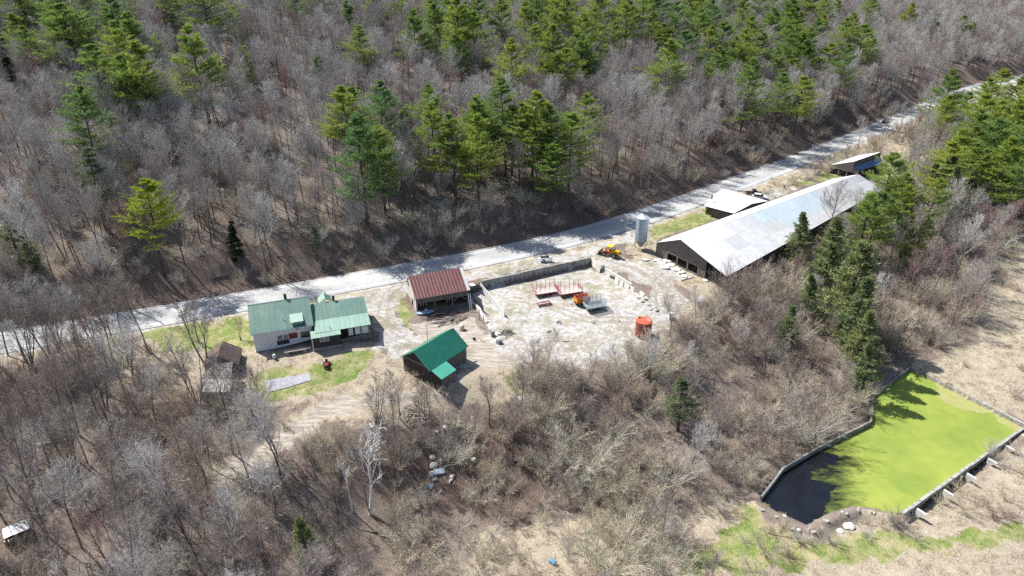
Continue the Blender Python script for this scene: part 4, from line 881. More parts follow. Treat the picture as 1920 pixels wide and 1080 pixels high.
def scum(m):
    t = m.node_tree; N = t.nodes; L = t.links; b = N['Principled BSDF']; src = b.inputs['Base Color'].links[0].from_socket
    a = N.new('ShaderNodeAttribute'); a.attribute_name = 'edge'; g = N.new('ShaderNodeNewGeometry')
    def ns(sc, dt, st):
        mp = N.new('ShaderNodeMapping'); mp.inputs['Scale'].default_value = st; mp.inputs['Rotation'].default_value = (0, 0, -.5); L.new(g.outputs['Position'], mp.inputs[0])
        n = N.new('ShaderNodeTexNoise'); n.inputs['Scale'].default_value = sc; n.inputs['Detail'].default_value = dt; n.inputs['Roughness'].default_value = .7; L.new(mp.outputs[0], n.inputs['Vector']); return n.outputs[0]
    def ma(op, x, y):
        q = N.new('ShaderNodeMath'); q.operation = op
        for i, v in ((0, x), (1, y)):
            if isinstance(v, (int, float)): q.inputs[i].default_value = v
            else: L.new(v, q.inputs[i])
        return q.outputs[0]
    f = ma('ADD', a.outputs['Fac'], ma('MULTIPLY', ma('SUBTRACT', ns(.35, 7, (.6, 1.6, 1)), .5), 16.0))
    mr = N.new('ShaderNodeMapRange'); mr.inputs[1].default_value = -.8; mr.inputs[2].default_value = 4.5; L.new(f, mr.inputs[0])
    st = N.new('ShaderNodeMapRange'); st.inputs[1].default_value = .56; st.inputs[2].default_value = .70; st.inputs[4].default_value = .45; L.new(ns(.5, 8, (.3, 2.2, 1)), st.inputs[0])
    x0 = N.new('ShaderNodeMix'); x0.data_type = 'RGBA'; L.new(st.outputs[0], x0.inputs[0]); L.new(src, x0.inputs[6]); x0.inputs[7].default_value = (.15, .19, .03, 1)
    x = N.new('ShaderNodeMix'); x.data_type = 'RGBA'; L.new(mr.outputs[0], x.inputs[0]); x.inputs[6].default_value = (.010, .013, .012, 1); L.new(x0.outputs[2], x.inputs[7]); L.new(x.outputs[2], b.inputs['Base Color'])
    ro = N.new('ShaderNodeMapRange'); ro.inputs[3].default_value = .1; ro.inputs[4].default_value = .8; L.new(mr.outputs[0], ro.inputs[0]); L.new(ro.outputs[0], b.inputs['Roughness'])
scum(M['algae'])
M['algae_old'] = mat('dry_olive_pond_scum', (.30,.32,.10), (.25,.25,.10), scale=.9, rough=.9, c3=(.30,.27,.15), s3=.5)
big = pdist  # outline grown a little so that the water runs under the walls
cen = POND.mean(0)
gsheet('pond_water', cen + (POND - cen) * 1.03, ZP, M['water'], 'structure', 1.0, 0, 'dark open water in the corner of the pond')
DARKLINE = np.array([at(x, y, ZP)[:2] for x, y in ((1500,800),(1530,845),(1572,850),(1560,880),(1530,892),(1575,912),(1560,935),(1545,958),(1545,1100),(2300,1100),(2300,500),(1500,500))])
ALG = np.array([at(x, y, ZP + .03)[:2] for x, y in ((1704,690),(1925,806),(1905,824),(1800,897),(1708,958),(1650,966),(1600,966),(1560,972),(1547,976),(1552,940),(1557,925),(1572,912),(1545,905),(1520,900),(1527,880),(1552,868),(1575,858),(1572,850),(1540,852),(1515,854),(1530,845),(1600,810),(1630,796),(1632,745))])
gsheet('pond_scum', cen + (ALG - cen) * 1.005, ZP + .03, M['algae'], 'stuff', .25, .9, 'bright green scum floating on the pond', inner=DARKLINE)
gsheet('floating_mat', np.array([at(x, y, ZP + .05)[:2] for x, y in ((1752,713),(1800,738),(1860,768),(1925,803),(1912,812),(1880,795),(1860,776),(1828,772),(1800,770),(1782,760),(1757,745))]), ZP + .055, M['algae_old'], 'stuff', .4, 1.2, 'dry olive mat of weeds along the far pond wall', 9)
gsheet('scum_edge', np.array([at(x, y, ZP + .05)[:2] for x, y in ((1424,940),(1442,945),(1458,960),(1478,968),(1500,985),(1512,990),(1490,992),(1460,978),(1430,955))]), ZP + .05, M['algae'], 'stuff', .4, 1.2, 'pale green scum along the earth shore', 12)

def wall_run(root, pts, h0, h1, th, npan, m, name='wall_panel', jit=.05, out=1):
    """straight run of cast panels between ground points, each panel a part with open joints; th is laid to the outside"""
    for a, b, n in zip(pts[:-1], pts[1:], npan):
        a = np.array(a, float); b = np.array(b, float); d = (b - a) / n; u = d / np.linalg.norm(d[:2]); nn = np.array([u[1], -u[0], 0]) * out
        for i in range(n):
            p = a + d * i + u * .03; q = a + d * (i + 1) - u * .03; t = random.uniform(-jit, jit); o = MB(); off = nn * random.uniform(-.03, .03)
            z0, z1 = p[2] + h0, p[2] + h1 + t; zq0, zq1 = q[2] + h0, q[2] + h1 + t + random.uniform(-.03, .03)
            A = [(*(p + off)[:2], z0), (*(q + off)[:2], zq0), (*(q + off)[:2], zq1), (*(p + off)[:2], z1)]; o.prism(A, nn * th); o.build(name, m, root)
def wz(x, y): return np.array([*at(x, y, ZP)[:2], ZP])
pw = empty('pond_wall', (0, 0, 0), 'long straight grey concrete wall on the far side of the green pond', 'retaining wall')
wall_run(pw, [wz(1704,692), wz(1800,741), wz(1930,809)], -1.2, .9, .5, [6, 8], M['conc'], out=-1)
pw = empty('pond_wall', (0, 0, 0), 'low concrete pond wall held up by triangular buttresses on its outer side', 'retaining wall')
wall_run(pw, [wz(1925,806), wz(1800,894), wz(1692,972)], -1.2, .95, .5, [7, 7], M['conc'], out=1)
a, b = wz(1935,800), wz(1692,972); d = b - a; u = d / np.linalg.norm(d); nn = np.array([-u[1], u[0], 0]); 
if nn @ (np.array([*cen, ZP]) - a) > 0: nn = -nn
for px in (1710, 1755, 1796, 1836, 1872, 1905, 1928):
    f = (px - 1935) / (1692 - 1935); p = a + d * f + nn * .45; o = MB(); e = MB()
    o.prism([p + [0, 0, .95], p + [0, 0, -1.4], p + nn * 1.6 + [0, 0, .9]], u * .4); o.build('buttress', M['concw'], pw)
pw = empty('pond_wall', (0, 0, 0), 'kinked grey concrete wall under the brushy slope beside the pond', 'retaining wall')
wall_run(pw, [wz(1424,938), wz(1465,884), wz(1530,845), wz(1629,796), wz(1634,745), wz(1704,692)], -1.2, .95, .36, [4, 5, 7, 4, 6], M['concd'], out=1)
for px, py, l, rz in ((1655,722,3.5,.3),(1622,758,3.2,.1)):
    pass

# ------------------------------------------------------------------ roofs and walls
def roofing(parent, A, B, C, D, nu, nv, m, name='roof_sheet', th=.05, seam=None, seam_w=.05, pick=None, jit=.012):
    """quad A-B (eave) D-C (ridge) laid with nu x nv sheets, each a part; raised ribs between columns"""
    A, B, C, D = [np.array(q, float) for q in (A, B, C, D)]
    n = np.cross(B - A, D - A); n /= np.linalg.norm(n); n = n if n[2] > 0 else -n
    def P(u, v): return (A * (1-u) + B * u) * (1-v) + (D * (1-u) + C * u) * v
    g = .012 / max(.3, np.linalg.norm(B - A) / nu)
    for i in range(nu):
        for j in range(nv):
            u0, u1, v0, v1 = (i + g) / nu, (i + 1 - g) / nu, j / nv, (j + 1) / nv + (.004 if j < nv - 1 else 0)
            off = n * (random.uniform(0, jit) + .02 * (nv - 1 - j) * 0 + j * .006)
            mm = pick(i, j) if pick else m
            MB().prism([P(u0, v0) + off, P(u1, v0) + off, P(u1, v1) + off, P(u0, v1) + off], n * th).build(name, mm, parent)
    if seam:
        o = MB(); w = seam_w / np.linalg.norm(B - A)
        for k in range(seam[0] + 1):
            u = k / seam[0]; u0 = min(max(u - w / 2, 0), 1 - w)
            o.prism([P(u0, 0) + n * (th + .012), P(u0 + w, 0) + n * (th + .012), P(u0 + w, 1) + n * (th + .012), P(u0, 1) + n * (th + .012)], n * .05)
        o.build('roof_rib', seam[1], parent, kind='stuff')
def planks(parent, A, B, ztop, m, name='wall', w=.3, th=.05, n=None, skip=()):
    """vertical boards from A to B (with their own foot heights) up to ztop(u); joined, gaps and steps are real"""
    A = np.array(A, float); B = np.array(B, float); d = B - A; L = np.linalg.norm(d[:2]); k = max(1, int(L / w)); u = d / L; nn = np.array([u[1], -u[0], 0]); o = MB()
    for i in range(k):
        if any(a <= (i + .5) / k <= b for a, b in skip): continue
        p = A + d * (i + .04) / k; q = A + d * (i + .96) / k; off = nn * random.uniform(0, .035); lo = random.uniform(-.03, .05)
        t0, t1 = ztop((i + .04) / k), ztop((i + .96) / k)
        o.prism([(*(p + off)[:2], p[2] + lo), (*(q + off)[:2], q[2] + lo), (*(q + off)[:2], t1), (*(p + off)[:2], t0)], nn * th)
    return o.build(name, m, parent, kind='stuff')
def window(parent, F, u, v, z, w, h, frame=.1, cols=2, rows=2, mf=None, face=-1, name='window'):
    """window in a wall that faces -v: frame, bars and panes"""
    o = MB(); mf = mf or M['white']
    def bar(u0, u1, z0, z1, t=.06):
        o.prism([F.p(u0, v, z0), F.p(u1, v, z0), F.p(u1, v, z1), F.p(u0, v, z1)], F.v * (face * t))
    bar(u, u + w, z, z + frame); bar(u, u + w, z + h - frame, z + h); bar(u, u + frame, z + frame, z + h - frame); bar(u + w - frame, u + w, z + frame, z + h - frame)
    for c in range(1, cols): bar(u + w * c / cols - .03, u + w * c / cols + .03, z + frame, z + h - frame, .045)
    for r in range(1, rows): bar(u + frame, u + w - frame, z + h * r / rows - .02, z + h * r / rows + .02, .04)
    fr = o.build(name, mf, parent)
    MB().prism([F.p(u + frame, v + .01 * face, z + frame), F.p(u + w - frame, v + .01 * face, z + frame), F.p(u + w - frame, v + .01 * face, z + h - frame), F.p(u + frame, v + .01 * face, z + h - frame)], F.v * (face * .015)).build('pane', M['glass'], fr)
    return fr
def bxF(F, u0, u1, v0, v1, z0, z1, o=None):
    o = o or MB(); o.prism([F.p(u0, v0, z0), F.p(u1, v0, z0), F.p(u1, v1, z0), F.p(u0, v1, z0)], (0, 0, z1 - z0)); return o

# ---- farmhouse
HF = Frame((-51.15, 115.84), 19)
hs = empty('farmhouse', (0, 0, 0), 'white and charcoal farmhouse with teal metal roofs beside the road', 'house')
def yv(v): return 4.75 - v
RZ_, EZ_ = 6.8, 3.6; vf, vr, vb = -1.8, 4.75, 10.4
zf = lambda v: RZ_ - (vr - v) * (RZ_ - EZ_) / (vr - vf) if v < vr else RZ_ - (v - vr) * (RZ_ - 3.9) / (vb - vr)
# main walls
o = MB(); o.prism([HF.p(.1, -1.35, -1.6), HF.p(11.3, -1.35, -1.6), HF.p(11.3, -1.35, zf(-1.35) - .08), HF.p(.1, -1.35, zf(-1.35) - .08)], HF.v * .2); o.build('wall', M['white'], hs, label='white front wall')
for u in (.1, 11.1):
    MB().prism([HF.p(u, -1.15, -1.6), HF.p(u, 9.9, -.8), HF.p(u, 9.9, zf(9.9) - .08), HF.p(u, vr, RZ_ - .1), HF.p(u, -1.15, zf(-1.15) - .08)], HF.u * .2).build('wall', M['white'], hs)
bxF(HF, .1, 11.3, 9.7, 9.9, -.8, 3.9).build('wall', M['white'], hs)
# brown basement band, stepping down to the right
MB().prism([HF.p(.05, -1.40, -1.8), HF.p(10.7, -1.40, -2.2), HF.p(10.7, -1.40, .15), HF.p(6.0, -1.40, -.35), HF.p(4, -1.40, -.55), HF.p(.05, -1.40, -.6)], HF.v * .04).build('foundation', M['charcoal'], hs)
roofing(hs, HF.p(-.3, vf, EZ_), HF.p(11.6, vf, EZ_), HF.p(11.6, vr, RZ_), HF.p(-.3, vr, RZ_), 12, 1, M['teal'], seam=(40, M['teal_light']), seam_w=.035)
roofing(hs, HF.p(-.3, vb, 3.9), HF.p(11.6, vb, 3.9), HF.p(11.6, vr, RZ_), HF.p(-.3, vr, RZ_), 12, 1, M['teal'])
MB().prism([HF.p(-.32, vr - .18, RZ_ + .03), HF.p(11.62, vr - .18, RZ_ + .03), HF.p(11.62, vr, RZ_ + .12), HF.p(-.32, vr, RZ_ + .12)], (0, 0, .03)).build('ridge_cap', M['teal'], hs)
MB().prism([HF.p(-.3, vf - .02, EZ_ - .14), HF.p(11.6, vf - .02, EZ_ - .14), HF.p(11.6, vf - .02, EZ_ + .02), HF.p(-.3, vf - .02, EZ_ + .02)], HF.v * .06).build('fascia', M['white'], hs)
# dormer with its own flat pale roof
dm = bxF(HF, 7.65, 9.55, -1.0, 1.0, zf(-1) - .05, 4.58).build('dormer', M['white'], hs)
MB().prism([HF.p(7.35, -1.35, 4.60), HF.p(9.85, -1.35, 4.60), HF.p(9.85, 1.25, 5.14), HF.p(7.35, 1.25, 5.14)], (0, 0, .08)).build('dormer_roof', M['teal_light'], dm)
window(dm, HF, 7.95, -1.02, zf(-1) + .08, 1.3, .46, .07, 2, 1)
# gap below the dormer, front windows, red shutter board
window(hs, HF, 4.45, -1.37, 1.2, 1.05, 1.15); window(hs, HF, 5.6, -1.37, 1.2, .95, 1.15)
MB().prism([HF.p(4.25, -1.40, .15), HF.p(6.6, -1.40, .15), HF.p(6.6, -1.40, 1.15), HF.p(4.25, -1.40, 1.15)], HF.v * .04).build('lower_window', M['glass'], hs)
MB().prism([HF.p(6.65, -1.43, 1.1), HF.p(8.3, -1.43, 1.2), HF.p(8.3, -1.43, 2.35), HF.p(6.65, -1.43, 2.35)], HF.v * .07).build('board', M['mower'], hs, label='dark red board leaning on the wall')
window(hs, HF, 8.95, -1.37, .95, 2.0, 1.25, .08, 3, 1, M['charcoal'])
MB().prism([HF.p(8.2, -1.40, 3.0), HF.p(8.75, -1.40, 3.0), HF.p(8.75, -1.40, 3.4), HF.p(8.2, -1.40, 3.4)], HF.v * .04).build('small_window', M['glass'], hs)
# chimneys and vent pipes
for u, v, z0, z1, w in ((6.75, 5.0, 6.3, 8.0, .55), (16.1, 4.4, 4.9, 6.3, .5)):
    c = bxF(HF, u, u + w, v, v + w, z0, z1).build('chimney', M['brickdark'], hs); bxF(HF, u - .05, u + w + .05, v - .05, v + w + .05, z1, z1 + .1).build('chimney_cap', M['conc'], c)
for u, v, z, z1 in ((6.05, .4, zf(.4), zf(.4) + 1.0), (14.6, -3.0, 2.8, 3.7)):
    MB().tube(HF.p(u, v, z - .1), HF.p(u, v, z1), .07, n=8).build('vent_pipe', M['white'], hs)
# east wing
w_r, w_m, w_e, p_e = (4.2, 5.2), (-.2, 3.6), (-3.75, 2.72), (-5.0, 2.35)
roofing(hs, HF.p(11.7, w_m[0], w_m[1]), HF.p(22.6, w_m[0], w_m[1]), HF.p(22.6, w_r[0], w_r[1]), HF.p(11.7, w_r[0], w_r[1]), 11, 1, M['teal'], seam=(36, M['teal_light']), seam_w=.035)
roofing(hs, HF.p(11.7, w_e[0], w_e[1]), HF.p(22.6, w_e[0], w_e[1]), HF.p(22.6, w_m[0] + .1, w_m[1] + .02), HF.p(11.7, w_m[0] + .1, w_m[1] + .02), 11, 1, M['teal_light'], seam=(36, M['teal_light']), seam_w=.04)  # lower slope: bleached teal, with the sun's brightness also put into the colour
roofing(hs, HF.p(10.75, p_e[0], p_e[1]), HF.p(16.5, p_e[0], p_e[1]), HF.p(16.5, w_e[0] + .15, w_e[1] - .02), HF.p(10.75, w_e[0] + .9, w_e[1] + .15), 6, 1, M['teal_light'], seam=(19, M['teal_light']), seam_w=.04)
roofing(hs, HF.p(11.7, 8.6, 2.9), HF.p(22.6, 8.6, 2.9), HF.p(22.6, w_r[0], w_r[1]), HF.p(11.7, w_r[0], w_r[1]), 11, 1, M['teal'])
MB().prism([HF.p(22.3, -3.3, -2), HF.p(22.3, 8.3, -1), HF.p(22.3, 8.3, 2.9), HF.p(22.3, 4.2, 5.08), HF.p(22.3, 0, 3.5), HF.p(22.3, -3.3, 2.75)], HF.u * -.15).build('wall', M['whiteold'], hs)
bxF(HF, 11.4, 22.2, 8.0, 8.2, -1, 2.9).build('wall', M['white'], hs)
MB().prism([HF.p(10.9, -4.6, -2.2), HF.p(16.3, -4.6, -2.2), HF.p(16.3, -4.6, 2.38), HF.p(10.9, -4.6, 2.38)], HF.v * .15).build('wall', M['charcoal'], hs, label='charcoal sided porch front')
for u in (10.9, 16.15): bxF(HF, u, u + .15, -4.44, -1.2, -2.2, 2.4).build('wall', M['charcoal'], hs)
MB().prism([HF.p(10.88, -4.65, -2.3), HF.p(16.32, -4.65, -2.3), HF.p(16.32, -4.65, -.15), HF.p(10.88, -4.65, -.15)], HF.v * .05).build('foundation', M['conc'], hs)
window(hs, HF, 12.35, -4.62, 1.15, .85, 1.0); window(hs, HF, 13.3, -4.62, 1.15, .85, 1.0)
bxF(HF, 10.82, 10.98, -4.70, -4.61, -2.2, 2.36).build('corner_board', M['white'], hs)
# open storage bay at the right end
MB().prism([HF.p(16.4, -3.2, -2), HF.p(22.2, -3.2, -2), HF.p(22.2, -3.2, .5), HF.p(16.4, -3.2, .2)], HF.v * .12).build('lower_wall', M['beam'], hs)
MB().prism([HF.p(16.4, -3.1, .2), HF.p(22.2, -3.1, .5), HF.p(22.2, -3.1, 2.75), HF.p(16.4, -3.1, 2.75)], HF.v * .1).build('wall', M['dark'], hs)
for u, w in ((18.1, .9), (19.4, 1.1), (20.7, 1.4)): MB().prism([HF.p(u, -3.2, .7), HF.p(u + w, -3.2, .7), HF.p(u + w, -3.2, 2.3), HF.p(u, -3.2, 2.3)], HF.v * .05).build('plastic_sheet', M['white'], hs)
for z in (.35, .02, -.32):
    MB().prism([HF.p(16.5, -3.34, z - .3), HF.p(22.25, -3.34, z), HF.p(22.25, -3.34, z + .14), HF.p(16.5, -3.34, z - .16)], HF.v * .05).build('plank', M['beam'], hs)
for u in (18.0, 20.6, 22.1): bxF(HF, u, u + .12, -3.48, -3.35, -2, 2.7).build('post', M['beam'], hs)
# roadside cross gable behind the ridge
MB().prism([HF.p(13.3, 4.4, 4.9), HF.p(14.75, 4.4, 6.0), HF.p(14.75, 9.8, 4.7), HF.p(13.3, 9.4, 3.7)], (0, 0, .07)).build('porch_roof', M['teal_light'], hs)
MB().prism([HF.p(14.75, 4.4, 6.0), HF.p(16.1, 4.4, 4.9), HF.p(16.1, 9.4, 3.7), HF.p(14.75, 9.8, 4.7)], (0, 0, .07)).build('porch_roof', M['teal'], hs)

def place(px, py, z=None):
    q = onground(px, py) if z is None else np.array([*at(px, py, z)[:2], z]); return q
# timber ramp on blocks in front of the house
q = HF.p(6.2, -3.6, -1.35); t = empty('timber_bench', (0, 0, 0), 'long pale timber platform standing on two blocks before the house', 'bench')
for v in (-4.3, -4.0, -3.7): bxF(HF, 5.4, 10.4, v, v + .27, -.2, -.08).build('plank', M['palewood'], t)
for u in (5.6, 9.0): bxF(HF, u, u + .6, -4.25, -3.6, -2.0, -.2).build('block', M['conc'], t)
# red-hooded garden tractor
q = place(613, 686); t = empty('garden_tractor', q + [0, 0, 0], 'small dark red garden tractor parked nose-out below the porch', 'tractor', None, R(14))
MB().box((0, -.55, .62), (.72, 1.0, .5)).build('hood', M['mower'], t, bevel=.1); MB().box((0, .45, .42), (1.05, .95, .22)).build('body', M['mower'], t, bevel=.06)
MB().box((0, .55, .68), (.5, .45, .12)).box((0, .78, .92), (.5, .1, .45)).build('seat', M['black'], t, bevel=.04); MB().tube((0, .05, .6), (0, .2, 1.05), .025).tube((-.2, .2, 1.05), (.2, .2, 1.05), .03).build('steering_wheel', M['black'], t)
MB().box((0, -.98, .35), (.9, .25, .18)).build('bumper', M['black'], t)
for sx, y_, r in ((-.45, -.75, .22), (.45, -.75, .22), (-.55, .55, .32), (.55, .55, .32)): MB().tube((sx - .12, y_, r), (sx + .12, y_, r), r, n=14).build('wheel', M['rubber'], t)
# gravel bed, drum and clutter
gb = [onground(x, y)[:2] for x, y in ((497,712),(580,700),(584,716),(500,736))]
V = []; 
X_, Y_ = np.meshgrid(np.linspace(0, 1, 26), np.linspace(0, 1, 8)); a_, b_, c_, d_ = [np.array(g) for g in gb]
PQ = (a_ * (1 - X_[..., None]) + b_ * X_[..., None]) * (1 - Y_[..., None]) + (d_ * (1 - X_[..., None]) + c_ * X_[..., None]) * Y_[..., None]
ZQ = gz(PQ[..., 0], PQ[..., 1]) + .10; i_ = np.arange(X_.size).reshape(X_.shape); q_ = np.stack([i_[:-1, :-1], i_[:-1, 1:], i_[1:, 1:], i_[1:, :-1]], -1).reshape(-1, 4)
me = fast_mesh('gravel_bed', np.c_[PQ.reshape(-1, 2), ZQ.ravel()], q_.ravel(), np.full(len(q_), 4), [M['sheep']]); o = bpy.data.objects.new('gravel_bed', me); COL.objects.link(o); tag(o, 'blue-grey gravel bed laid in the green lawn', None, None, 'stuff')
q = place(515, 672); t = empty('stone_pot', q, 'small pale round topped drum standing before the white wall', 'drum'); MB().lathe([(.30, 0), (.36, .35), (.33, .75), (.26, .95), (.1, 1.02)], 14).build('body', M['concw'], t, smooth=True)
for i, (px, py) in enumerate(((528,676),(545,680),(560,678),(575,682),(595,676),(640,668))):
    q = place(px, py); put_one('stone', None, *q, 1, 0, '', '', None) if False else None
def rock(name, q, r, m, label, cat, group=None, seed=0, flat=.6):
    rng = np.random.default_rng(seed); bm = bmesh.new(); bmesh.ops.create_icosphere(bm, subdivisions=2, radius=r)
    k = rng.uniform(-1, 1, 3)
    for v in bm.verts:
        n = mnoise.noise(Vector(v.co) / r * 1.1 + Vector(k) * 9); v.co *= 1 + .45 * n; v.co.z *= flat
    me = bpy.data.meshes.new(name); bm.to_mesh(me); bm.free(); me.materials.append(m); o = bpy.data.objects.new(name, me); COL.objects.link(o); o.location = (q[0], q[1], q[2] + r * flat * .3); o.rotation_euler = (0, 0, rng.uniform(0, 6)); return tag(o, label, cat, group)

# ---- red roofed barn
BF = Frame((-21.07, 132.54), 21.5)
rb = empty('red_roofed_barn', (0, 0, 0), 'open fronted old barn with rusty red ribbed roof and white gable', 'barn')
be, br, bb = (-.4, 1.8), (5.1, 5.0), (8.0, 2.5)
roofing(rb, BF.p(-.3, *be), BF.p(12.4, *be), BF.p(12.4, *br), BF.p(-.3, *br), 17, 2, M['redroof'], seam=(17, M['seam']), seam_w=.06, pick=lambda i, j: M['galvgrey'] if i >= 16 else M['redroof'])
roofing(rb, BF.p(-.3, *bb), BF.p(12.4, *bb), BF.p(12.4, *br), BF.p(-.3, *br), 14, 1, M['galvgrey'])
MB().prism([BF.p(-.1, .1, -1.9), BF.p(-.1, 7.6, -.9), BF.p(-.1, 7.6, 2.6), BF.p(-.1, 5.1, 4.85), BF.p(-.1, .1, 2.0)], BF.u * .14).build('gable_wall', M['whiteold'], rb, label='peeling white gable wall')
MB().prism([BF.p(-.14, 6.1, 1.9), BF.p(-.14, 7.2, 1.9), BF.p(-.14, 7.2, 2.8), BF.p(-.14, 6.1, 3.2)], BF.u * .03).build('loft_opening', M['dark'], rb)
MB().prism([BF.p(-.14, 2.6, -1.7), BF.p(-.14, 4.0, -1.5), BF.p(-.14, 4.0, .1), BF.p(-.14, 2.6, .0)], BF.u * .03).build('doorway', M['dark'], rb)
MB().prism([BF.p(-.14, 1.1, .6), BF.p(-.14, 1.6, .6), BF.p(-.14, 1.6, 1.5), BF.p(-.14, 1.1, 1.5)], BF.u * .03).build('window', M['glass'], rb)
MB().prism([BF.p(12.1, .1, -2.2), BF.p(12.1, 7.6, -1), BF.p(12.1, 7.6, 2.6), BF.p(12.1, 5.1, 4.85), BF.p(12.1, .1, 2.0)], BF.u * -.12).build('gable_wall', M['wood'], rb)
bxF(BF, 0, 12.1, 7.4, 7.55, -1.2, 2.6).build('rear_wall', M['darkwood'], rb)
planks(rb, BF.p(.2, .15, .55), BF.p(12.0, .15, .55), lambda u: 1.95, M['wood'], 'upper_boards', .3)
for u in (.8, 1.4, 2.1, 6.8, 7.4): bxF(BF, u, u + .28, .0, .08, random.uniform(-.6, .1), 1.2).build('hanging_board', M['wood'], rb)
bxF(BF, .1, 12.1, .2, .4, .35, .6).build('beam', M['beam'], rb)
for u in (.1, 4.1, 8.2, 11.9): bxF(BF, u, u + .2, .2, .42, -2.3, .5).build('post', M['beam'], rb)
for u in (2.8, 5.2, 9.6): bxF(BF, u, u + .18, 4.2, 4.4, -2.0, 3.6).build('post', M['darkwood'], rb)
MB().prism([BF.p(8.4, .3, -.7), BF.p(9.8, .3, .45), BF.p(9.95, .3, .45), BF.p(8.55, .3, -.75)], BF.v * .12).prism([BF.p(11.8, .3, -.8), BF.p(10.4, .3, .45), BF.p(10.25, .3, .45), BF.p(11.65, .3, -.85)], BF.v * .12).build('brace', M['beam'], rb)
bxF(BF, .2, 12.0, 3.8, 4.0, -2.1, -1.0).build('manger', M['darkwood'], rb)
bxF(BF, 7, 12.2, 1.8, 1.95, -2, -.6).build('inner_wall', M['darkwood'], rb)

# pale blue boat under the barn edge
q = BF.p(1.6, -.9, -1.75); t = empty('small_boat', (q[0], q[1], -1.6), 'pale blue upturned hull under the open front of the red roofed barn', 'boat', None, R(18))
MB().prism([(-1.9, -.25, 0), (-1.3, -.7, 0), (1.2, -.65, 0), (2.2, 0, .15), (1.2, .65, 0), (-1.3, .7, 0), (-1.9, .25, 0)], (0, 0, .32)).build('hull', M['pale_blue'], t, bevel=.1)
MB().prism([(-.2, -.06, .3), (.9, -.06, .3), (.35, -.06, 1.0), (.05, -.06, 1.0)], (0, .12, 0)).build('fin', M['pale_blue'], t); MB().box((.5, 0, .4), (.5, 2.4, .08)).build('crossbar', M['pale_blue'], t)
# dark off-road vehicle behind barn
def wheel(t, x, y, r, w=.22, rim=True, nm='wheel'):
    o = MB().tube((x, y - w / 2, r), (x, y + w / 2, r), r, n=16).build(nm, M['rubber'], t)
    if rim:
        s = 1 if y > 0 else -1; MB().tube((x, y + s * w / 2, r), (x, y + s * (w / 2 + .02), r), r * .55, n=12).build('rim', M['rim'], o)
    return o
def car(name, q, rz, body, L, W, H, label, cat, pickup=False, roofm=None, s=1.0):
    t = empty(name, q, label, cat, None, rz); r = .36; k = L / 4.7
    pf = [(-2.3, .45), (-2.32, .85), (-2.1, 1.0), (-1.9, 1.02), (1.05, 1.0), (2.2, .88), (2.34, .62), (2.3, .38), (-2.25, .38)]
    MB().prism([(x * k, -W / 2, z) for x, z in pf], (0, W, 0)).build('body', body, t, bevel=.08)
    cb = [(-.35, 1.0), (-.2, 1.0 + .55), (.35, H), (1.0, H - .03), (1.45, 1.0)] if False else None
    if pickup: c = [(-.55, 1.0), (-.5, H - .05), (-.3, H), (.55, H), (1.15, 1.0)]
    else: c = [(-2.0, 1.0), (-1.75, H - .08), (-1.5, H), (.35, H), (1.15, 1.0)]
    MB().prism([(x * k, -W / 2 + .12, z) for x, z in c], (0, W - .24, 0)).build('window', M['glass'], t, bevel=.05)
    cx = [p[0] for p in c[1:-1]]; MB().box(((min(cx) + max(cx)) / 2 * k, 0, H + .01), ((max(cx) - min(cx)) * k * .96, W - .34, .05)).build('roof', roofm or body, t, bevel=.02)
    if pickup: MB().box((-1.45 * k, 0, 1.01), (1.5 * k, W - .3, .04)).build('bed', M['dark'], t)
    for x in (-1.45 * k, 1.42 * k):
        for y in (-W / 2 + .08, W / 2 - .08): wheel(t, x, y, r)
    for y in (-.6, .6): MB().box((2.31 * k, y, .72), (.06, .35, .16)).build('headlight', M['white'], t); MB().box((-2.31 * k, y, .8), (.05, .2, .22)).build('taillight', M['mower'], t)
    return t
q = place(888, 541, -.6); car('old_jeep', (q[0], q[1], g1(q[0], q[1]) + .02), R(28), M['black'], 4.0, 1.7, 1.75, 'dark vehicle with pale roof parked in the gap behind the barn', 'car', roofm=M['galv'])
q = place(1413, 366); car('pickup_truck', (q[0], q[1], q[2]), R(-8), M['black'], 5.2, 1.9, 1.75, 'black pickup parked behind the pale roofed outbuilding', 'pickup', pickup=True)
q = place(1424, 373); car('parked_car', (q[0], q[1], q[2]), R(-18), M['carwhite'], 4.6, 1.8, 1.6, 'white car parked beside the black pickup', 'car')
q = at(1659, 230, .04); q2 = ROAD[np.argmin(np.hypot(ROAD[:, 0] - q[0], ROAD[:, 1] - q[1]))]; k_ = np.argmin(np.hypot(ROAD[:, 0] - q[0], ROAD[:, 1] - q[1]))
car('moving_car', (q2[0] + RNOR[k_, 0] * 1.9, q2[1] + RNOR[k_, 1] * 1.9, .04), math.atan2(_rt[k_, 1], _rt[k_, 0]) + PI, M['black'], 4.6, 1.8, 1.5, 'dark car driving along the far road', 'car')

# ---- green roofed shed
GF = Frame(at(700 + 500 / 6.353, 580 + 490 / 6.353, 3.6)[:2], 52)
gs = empty('green_roofed_shed', (0, 0, 0), 'dark board shed with deep green metal roof and a lighter lean-to', 'shed')
a = at(700 + 500/6.353, 580 + 490/6.353, 3.6); b = at(700 + 950/6.353, 580 + 225/6.353, 3.6); GF = Frame(a[:2], math.degrees(math.atan2(b[1] - a[1], b[0] - a[0]))); Lg = np.linalg.norm((b - a)[:2])
def loc(F, p): d = np.array(p) - F.o; return d @ F.u, d @ F.v
eu, ev = loc(GF, at(700 + 1095/6.353, 580 + 458/6.353, .8)); wv = -ev
print('green shed', Lg, eu, ev)
wv = 3.95
roofing(gs, GF.p(-.3, -wv, .8), GF.p(Lg, -wv, .8), GF.p(Lg, 0, 3.6), GF.p(-.3, 0, 3.6), 10, 1, M['green'], seam=(30, M['green']), seam_w=.035)
